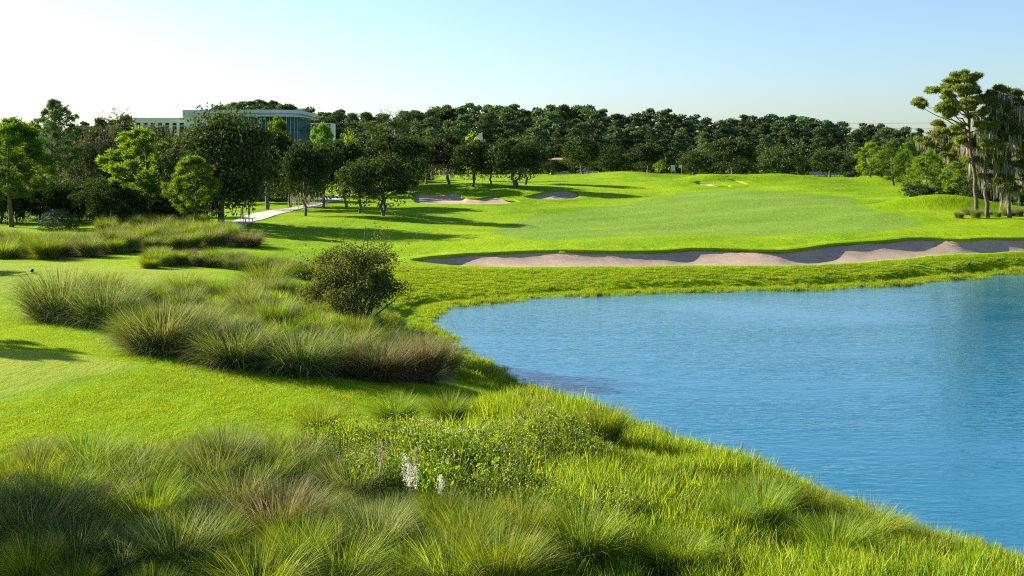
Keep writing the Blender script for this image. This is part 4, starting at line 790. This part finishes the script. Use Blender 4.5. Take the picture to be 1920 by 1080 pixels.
for q, (px, d, ty) in enumerate([(1985, 104, 170), (2040, 98, 150), (2100, 94, 180), (2165, 90, 140)]):
    tall_tree(px, 300+5.4*FPX/d, [(px, 300+5.4*FPX/d), (px+4, 300), (px-3, ty)], [(px+dx, ty+dy, r) for dx, dy, r in ((0, 0, 20), (-20, 22, 24), (22, 30, 24), (-12, 60, 28), (20, 75, 26), (-25, 100, 26), (10, 120, 28), (-10, 150, 26), (20, 165, 26))],
              ['nearest', 'second', 'third', 'fourth'][q]+' mossy cypress beyond the right edge, counting from the frame', 'cypress_tree', 710+q, CYP, .26, 14, d=d)
for q, (k, px, d, ty, hw, lb) in enumerate([('midpine0', 1702, 150, 268, 30, 'green pine at the left end of the right grove'), ('midpine1', 1722, 132, 300, 30, 'low green pine in front of the right grove'), ('midpine2', 1790, 126, 305, 34, 'low green pine left of the tallest pine'), ('midpine0', 1868, 124, 300, 34, 'green pine between the tallest pine and the edge cypress'),
   ('midpine1', 1915, 122, 290, 34, 'green pine behind the cypress at the right edge'), ('midpine2', 1840, 150, 250, 40, 'tall green pine deep behind the tallest pine'), ('midpine0', 1900, 152, 240, 42, 'tall green pine deep behind the edge cypresses'), ('midpine1', 1780, 158, 250, 40, 'tall green pine deep behind the shorter cypress')]):
    fit(k, px, 0, ty, hw, 'pine_tree', lb, 'tree', 'pines of the right grove', d, uh=8.0, uw=2.9)
rg = rs(721); SH2 = []
for q in range(20):
    px = [1790, 1812, 1870, 1900, 1925, 1845, 1720, 1785, 1960, 1990, 1880, 1910, 1830, 1940, 1770, 1860, 1895, 1920, 1800, 2030][q]; d = rg.uniform(116, 145) if q < 14 else rg.uniform(150, 180)
    SH2.append((fit(f'bushoak{q%4}', px, 0, rg.uniform(318, 352) if q < 14 else rg.uniform(280, 310), rg.uniform(24, 40), 'shrub', 'dark shrub in the thicket behind the mossy cypresses', 'shrub', 'thicket behind the cypresses', d), px, 0 if q < 14 else 1))
label_by_place(SH2, [(1740, 'near the shorter cypress'), (1815, 'left of the tallest pine'), (1865, 'between the tall pine and the cypresses'), (1905, 'behind the right-edge cypresses'), (1990, 'beyond the right edge')], ['dark shrub', 'tall dark shrub in the back'])
# trees left of the frame whose shadows fall on the tee and the front bed
for k, x, y, h, w, lb in [('oak1', -33.5, 53.8, 6.5, 2.6, 'oak left of the frame that shades the upper tee'), ('pine1', -24.6, 35.6, 6.6, 2.0, 'pine left of the frame that shades the lower tee'), ('oak0', -18.5, 20.7, 7.5, 2.2, 'smaller oak left of the frame beside the front bed')]:
    z = float(height(np.array([x]), np.array([y]))[0]); plant(k, 'oak_tree' if 'oak' in k else 'pine_tree', (x, y, z), (w/3, w/3, h/(6 if 'oak' in k else 8)), lb, 'tree', 'trees just left of the frame')

# ---- office building
WHITE = solid('white_render', (0.62, 0.62, 0.6), 0.7, 0.4, 0.06)
FASC = solid('pale_metal_fascia', (0.5, 0.53, 0.56), 0.45, 0.3, 0.08, 0.2)
def glass(name, col, rough=.4):
    m, n, l = new_mat(name); b = n.new('ShaderNodeBsdfPrincipled'); tc = n.new('ShaderNodeTexCoord'); r = ramp(n, [(.35, tuple(c*.6 for c in col)), (.65, tuple(c*1.4 for c in col))]); l.new(noise(n, l, .5, 3, .6, tc.outputs['Object']), r.inputs[0])
    l.new(r.outputs[0], b.inputs['Base Color']); b.inputs['Roughness'].default_value = rough; b.inputs['Specular IOR Level'].default_value = .1; o = n.new('ShaderNodeOutputMaterial'); l.new(b.outputs[0], o.inputs[0]); return m
TEAL = glass('teal_glass', (0.012, 0.075, 0.095)); DARKG = glass('dark_glass', (0.03, 0.05, 0.06)); FRAME = solid('aluminium_mullion', (0.25, 0.3, 0.32), .4, metal=.6)
BD = 225.0; KB = BD/FPX
def bx(px): return (px-CX)*KB
def bz(py): return CAM_Z+(HY-py)*KB
bld = tag(empty('office_building', (bx(440), BD, 3.0)), 'white office block with a curved teal glass front above the trees', 'building')
def bpart(name, mb, mat, parent=bld, smooth=False): o = link(name, mb.mesh(name, mat, smooth)); o.parent = parent; o.location = -Vector(bld.location) if parent is bld else (0, 0, 0); return o
# plan of the glass block: straight front, then a rounded right end
xl, xr, R = bx(345), bx(520), bx(551)-bx(520)
ang = np.linspace(0, np.pi/2, 7); plan = [(bx(440)+(xr-bx(440))*t, BD) for t in np.linspace(0, 1, 12)]+[(xr+R*math.sin(a), BD+R*1.6*(1-math.cos(a))) for a in ang[1:]]+[(xr+R, BD+18)]
plan = np.array(plan); z0, z1 = 3.0, bz(219)
m = MB(); m.box(xl, bx(440)-.02, BD+.3, BD+20, 3, bz(213)); bpart('wall', m, WHITE)
def slab(off, za, zb):
    c = np.array([bx(400), BD+9]); q = [(xl-.3, BD+20), (xl-.3, BD-.02*off)]+[tuple(p+(np.array([0, -off]) if p[0] <= xr+.01 else (p-np.array([xr, BD+R*1.6]))/np.linalg.norm(p-np.array([xr, BD+R*1.6]))*off)) for p in plan[:-1]]+[(plan[-1][0]+off, BD+20)]
    n = len(q); b = MB(); b.add([(x, y, za) for x, y in q]+[(x, y, zb) for x, y in q], [np.array([[i, (i+1) % n, n+(i+1) % n, n+i] for i in range(n)]), np.arange(n)[None, ::-1], (n+np.arange(n))[None]]); return b
rf = bpart('roof', slab(.9, bz(212), bz(206)), FASC); link('fascia', slab(.35, bz(217), bz(212)-.004).mesh('fascia', FASC), rf); link('canopy_edge', slab(1.5, bz(218.5), bz(217)-.003).mesh('canopy_edge', FASC), rf)
zs = np.linspace(z0, z1, 6)
for a, b_ in zip(plan[:-1], plan[1:]):
    e = (b_-a); nrm = np.array([e[1], -e[0]])/np.linalg.norm(e)
    for i in range(2, 5):
        q = MB(); s, f = a+e*.04, a+e*.96; za, zb = zs[i]+.06, zs[i+1]-.06
        q.add([(*(s), za), (*(f), za), (*(f), zb), (*(s), zb)]+[(*(s-nrm*.08), za), (*(f-nrm*.08), za), (*(f-nrm*.08), zb), (*(s-nrm*.08), zb)], np.array([[0, 1, 2, 3], [7, 6, 5, 4], [0, 4, 5, 1], [1, 5, 6, 2], [2, 6, 7, 3], [3, 7, 4, 0]])); bpart('glass_pane', q, TEAL)
    q = MB(); q.tube([(*a, z0), (*a, z1)], .09, 5); bpart('mullion', q, FRAME)
q = MB(); n = len(plan); q.add([(*(p+np.array([-.25, .25])), z) for p in plan for z in (z0, z1)], np.array([[2*i, 2*i+2, 2*i+3, 2*i+1] for i in range(n-1)])); bpart('inner_wall', q, DARKG)
# low white wing on the left with windows
wx0, wx1 = bx(246), bx(345)-.32; wy = BD+2; top = bz(222); cols = np.linspace(wx0, wx1, 8); q = MB()
q.box(wx0, wx1, wy, wy+12, bz(229.5), top); q.box(wx0, wx1, wy+.6, wy+12, 3, bz(229.5)-.003)
for c in cols: q.box(max(c-.28, wx0), min(c+.28, wx1), wy, wy+.6-.003, 3, bz(229.5)-.003)
for za in (bz(252),): q.box(wx0, wx1, wy+.05, wy+.55, za-1.2, za)
bpart('wing_wall', q, WHITE)
for a, b_ in zip(cols[:-1], cols[1:]):
    q = MB(); q.box(a+.29, b_-.29, wy+.45, wy+.59, bz(252)+.01, bz(229.5)-.01); wn = bpart('window', q, DARKG)
    q = MB(); q.box(a+.29, b_-.29, wy+.38, wy+.445, bz(236), bz(234.5)); link('window_bar', q.mesh('window_bar', WHITE), wn)
q = MB(); q.box(wx0-.15, wx1, wy-.15, wy+12.1, top+.003, top+.22); bpart('parapet', q, WHITE)
q = MB(); q.box(bx(547), bx(588), BD+21, BD+28, 3, bz(224)); bpart('side_block', q, WHITE)
for k in range(4):
    a = bx(547)+k*(bx(588)-bx(547))/4+.3; q = MB(); q.box(a, a+.8, BD+20.9, BD+20.97, bz(246), bz(227)); bpart('window', q, TEAL)

# ---- small things in the distance
RED = solid('terracotta_roof', (0.4, 0.2, 0.1), .8, 2, .2); CREAM = solid('cream_wall', (0.6, 0.48, 0.32), .8, 1, .1); CARW = solid('white_car_paint', (0.75, 0.75, 0.74), .25); BLACK = solid('black_rubber', (.02, .02, .02), .6)
ORANGE = solid('orange_plastic', (.7, .16, .03), .5); BLUEP = solid('blue_paint', (.05, .2, .4), .5); POLE = solid('white_pole', (.68, .68, .65), .5)
h = empty('small_house', at(1050, 262)); hz = CAM_Z+(HY-306)/FPX*262-h.location.z; m = MB(); m.box(-2.2, 2.2, 0, 5, -.5, hz+.8); link('wall', m.mesh('wall', CREAM), h)
m = MB(); m.add([(-2.6, -.4, hz+.8), (2.6, -.4, hz+.8), (2.6, 5.4, hz+.8), (-2.6, 5.4, hz+.8), (-1.2, 2.5, hz+1.25), (1.2, 2.5, hz+1.25)], [np.array([[0, 1, 5, 4], [2, 3, 4, 5], [3, 2, 1, 0]]), np.array([[1, 2, 5], [3, 0, 4]])]); link('roof', m.mesh('roof', RED), h)
for x in (-1.2, .9): m = MB(); m.box(x, x+.7, -.06, -.01, .8, 2.1); link('window', m.mesh('window', DARKG), h)
tag(h, 'small cream building with a terracotta roof behind the lone oak', 'building')
def car(px, d, rz, label):
    o = empty('parked_car', at(px, d), rz); prof = [(-2.1, .35), (-2.15, .8), (-1.5, .95), (-1.0, 1.42), (.5, 1.45), (1.15, .98), (2.0, .85), (2.1, .4)]; n = len(prof); b = MB()
    b.add([(x, s*(.82 if z < 1.2 else .68), z) for s in (-1, 1) for x, z in prof], [np.array([[i, i+1, n+i+1, n+i] for i in range(n-1)]+[[n-1, 0, n, 2*n-1]]), np.arange(n)[None, ::-1], (n+np.arange(n))[None]]); link('body', b.mesh('body', CARW), o)
    for s in (-1, 1):
        for x0, x1, u0, u1 in ((-.95, -.25, -.9, -.25), (-.15, .95, -.15, .5)): b = MB(); b.add([(x0-.3 if x0 < -.5 else x0, s*.835, 1.0), (x1, s*.835, 1.0), (u1, s*.72, 1.36), (u0, s*.72, 1.36)], np.array([[0, 1, 2, 3]])); link('side_window', b.mesh('side_window', DARKG), o)
        for x in (-1.35, 1.35): b = MB(); b.tube([(x, s*.62, .33), (x, s*.86, .33)], .33, 12); wh = link('wheel', b.mesh('wheel', BLACK), o); b = MB(); b.tube([(x, s*.864, .33), (x, s*.875, .33)], .18, 10); link('rim', b.mesh('rim', FRAME), wh)
    tag(o, label, 'car', 'cars parked beyond the course')
car(1106, 262, .1, 'white car parked behind the lone round oak'); car(1079, 266, .05, 'white car left of the other, half hidden by the oak'); car(297, 128, .3, 'pale car half hidden behind the left grasses')
def fence(px0, px1, d, hgt, n, label):
    a, b_ = at(px0, d), at(px1, d); o = empty('white_fence', a); e = b_-a
    for i in range(n+1): p = e*i/n; m = MB(); m.box(p[0]-.06, p[0]+.06, -.06, .06, p[2]-.3, p[2]+hgt); link('post', m.mesh('post', POLE), o)
    for z in (.45, .95): m = MB(); m.tube([(0, -.09, hgt*z), (e[0], -.09, e[2]+hgt*z)], .05, 4); link('rail', m.mesh('rail', POLE), o)
    for i in range(n*4):
        p = e*(i+.5)/(n*4); m = MB(); m.box(p[0]-.07, p[0]+.07, -.15, -.13, p[2]+.15, p[2]+hgt*1.02); link('picket', m.mesh('picket', POLE), o)
    tag(o, label, 'fence')
fence(1518, 1574, 252, .95, 6, 'white picket fence far behind the fairway'); fence(1070, 1122, 252, .8, 5, 'low white fence in front of the parked cars')
def flag(px, py, hgt, label, d=None):
    p = ground_at(px, py) if d is None else at(px, d); o = empty('flagstick', p); m = MB(); m.tube([(0, 0, -.1), (0, 0, hgt)], .025, 6); link('pole', m.mesh('pole', POLE), o)
    m = MB(); u = np.linspace(0, 1, 6); V = [(-x*.5-.02, .06*math.sin(x*5), hgt-.02-z*.42-x*.1) for x in u for z in (0, 1)]; m.add(V, np.array([[2*i, 2*i+2, 2*i+3, 2*i+1] for i in range(5)])); link('flag', m.mesh('flag', POLE), o); tag(o, label, 'flag')
flag(1278, 331, 2.1, 'white flag on a pole in the hole of the distant green')
o = empty('feather_banner', at(902, 175)); zt = CAM_Z+(HY-248)/FPX*175-o.location.z; m = MB(); m.tube([(0.25, 0, -.2), (.25, 0, zt*.8), (.15, 0, zt)], .04, 6); link('pole', m.mesh('pole', POLE), o)
m = MB(); u = np.linspace(0, 1, 8); hw = np.interp(u, [0, .2, .55, .75, 1], [.1, .14, .45, .3, .04]); V = [(.2-2*w_*s, .03*math.sin(4*t), zt-1.45+1.45*t) for t, w_ in zip(u, hw) for s in (0, .5, 1)]; m.add(V, np.array([[3*i+j, 3*i+j+1, 3*i+3+j+1, 3*i+3+j] for i in range(7) for j in range(2)])); link('sail', m.mesh('sail', POLE), o); tag(o, 'bright white feather banner rising above the oak crowns', 'banner')
o = empty('traffic_barrel', at(1185, 246)); m = MB(); m.tube([(0, 0, 0), (0, 0, .5), (0, 0, 1.0)], [.34, .3, .24], 10); link('drum', m.mesh('drum', ORANGE), o); m = MB(); m.tube([(0, 0, .4), (0, 0, .62)], .315, 10, cap=False); link('band', m.mesh('band', POLE), o); tag(o, 'orange traffic barrel behind the crest of the green', 'barrel')
o = empty('white_sign', at(1262, 248)); m = MB(); m.box(-.45, .45, -.04, .04, .5, 1.9); link('board', m.mesh('board', POLE), o)
for x in (-.38, .38): m = MB(); m.box(x-.04, x+.04, .045, .12, -.2, 1.8); link('post', m.mesh('post', POLE), o)
tag(o, 'plain white sign board left of the dense round bush', 'sign')
for q, (px, py, lb) in enumerate([(460, 417, 'left one of three short dark stakes at the path edge'), (467, 416.5, 'middle one of three short dark stakes at the path edge'), (473, 416, 'right one of three short dark stakes at the path edge')]):
    o = empty('path_stake', ground_at(px, py)); m = MB(); m.tube([(0, 0, -.1), (0, 0, .24)], .04, 6); link('stake', m.mesh('stake', BLACK), o); m = MB(); m.tube([(0, 0, .24), (0, 0, .3)], [.055, .03], 6); link('cap', m.mesh('cap', BLACK), o); tag(o, lb, 'stake', 'stakes at the cart path')
o = empty('marker_post', ground_at(629, 512)); m = MB(); m.box(-.05, .05, -.05, .05, -.1, .62); link('post', m.mesh('post', BLUEP), o); m = MB(); m.box(-.055, .055, -.055, .055, .623, .7); link('cap', m.mesh('cap', POLE), o); tag(o, 'blue marker post beside the round bush', 'post')
o = empty('tee_marker', ground_at(60, 511)); m = MB(); m.tube([(0, 0, .02), (0, 0, .1), (0, 0, .16)], [.05, .1, .03], 8); link('ball', m.mesh('ball', BLACK), o); m = MB(); m.tube([(0, 0, -.1), (0, 0, .03)], .015, 5); link('spike', m.mesh('spike', BLACK), o); tag(o, 'small dark tee marker on the upper tee', 'tee marker')
# wading bird on the far bank
b = MB(); b.tube([(-.2, 0, .2), (-.12, 0, .25), (0, 0, .3), (.08, 0, .36), (.1, 0, .43), (.085, 0, .5), (.11, 0, .54), (.15, 0, .535), (.24, 0, .52)], [.01, .05, .075, .055, .025, .02, .028, .018, .004], 8)
for s in (-.03, .03): b.tube([(0, s, .26), (.01, s, .13), (0, s, 0), (.05, s, 0)], [.014, .009, .008, .006], 5)
o = link('wading_bird', b.mesh('wading_bird', solid('dark_feathers', (.035, .035, .04), .6, 8, .3), True), None, ground_at(1817, 503)); tag(o, 'dark wading bird standing on the far bank near the right edge', 'bird'); o.scale = (.9,)*3; o.rotation_euler.z = .4
# overhead wires in front of the far wood
for q, (ya, yb, lb) in enumerate([(226, 228, 'uppermost overhead wire before the far wood'), (236, 238, 'middle overhead wire before the far wood'), (256, 257, 'lowest overhead wire before the far wood')]):
    t = np.linspace(0, 1, 60); d = 268; x = (np.interp(t, [0, 1], [-250, 2180])-CX)/FPX*d; z = CAM_Z+(HY-np.interp(t, [0, 1], [ya, yb])-10*4*t*(1-t)*.5)/FPX*d; m = MB(); m.tube(np.stack([x, np.full(60, d), z], -1), .03, 4); tag(link('power_line', m.mesh('power_line', solid('cable', (.12, .13, .14), .5))), lb, 'power line', 'overhead wires')
for px in (-250, 2180):
    p = at(px, 268.6); o = empty('utility_pole', p); zt = CAM_Z+(HY-204)/FPX*268-p[2]; m = MB(); m.tube([(0, 0, -.5), (0, 0, zt)], [.16, .1], 7); link('pole', m.mesh('pole', BARK), o); m = MB(); m.box(-.9, .9, -.2, -.1, zt-.6, zt-.45); link('crossarm', m.mesh('crossarm', BARK), o); tag(o, 'utility pole carrying the wires at their %s end' % ('left' if px < 0 else 'right'), 'utility pole')
print('tris', sum(len(m.loops)-2*len(m.polygons) for m in bpy.data.meshes), 'objects', len(bpy.data.objects), 'far', nf)
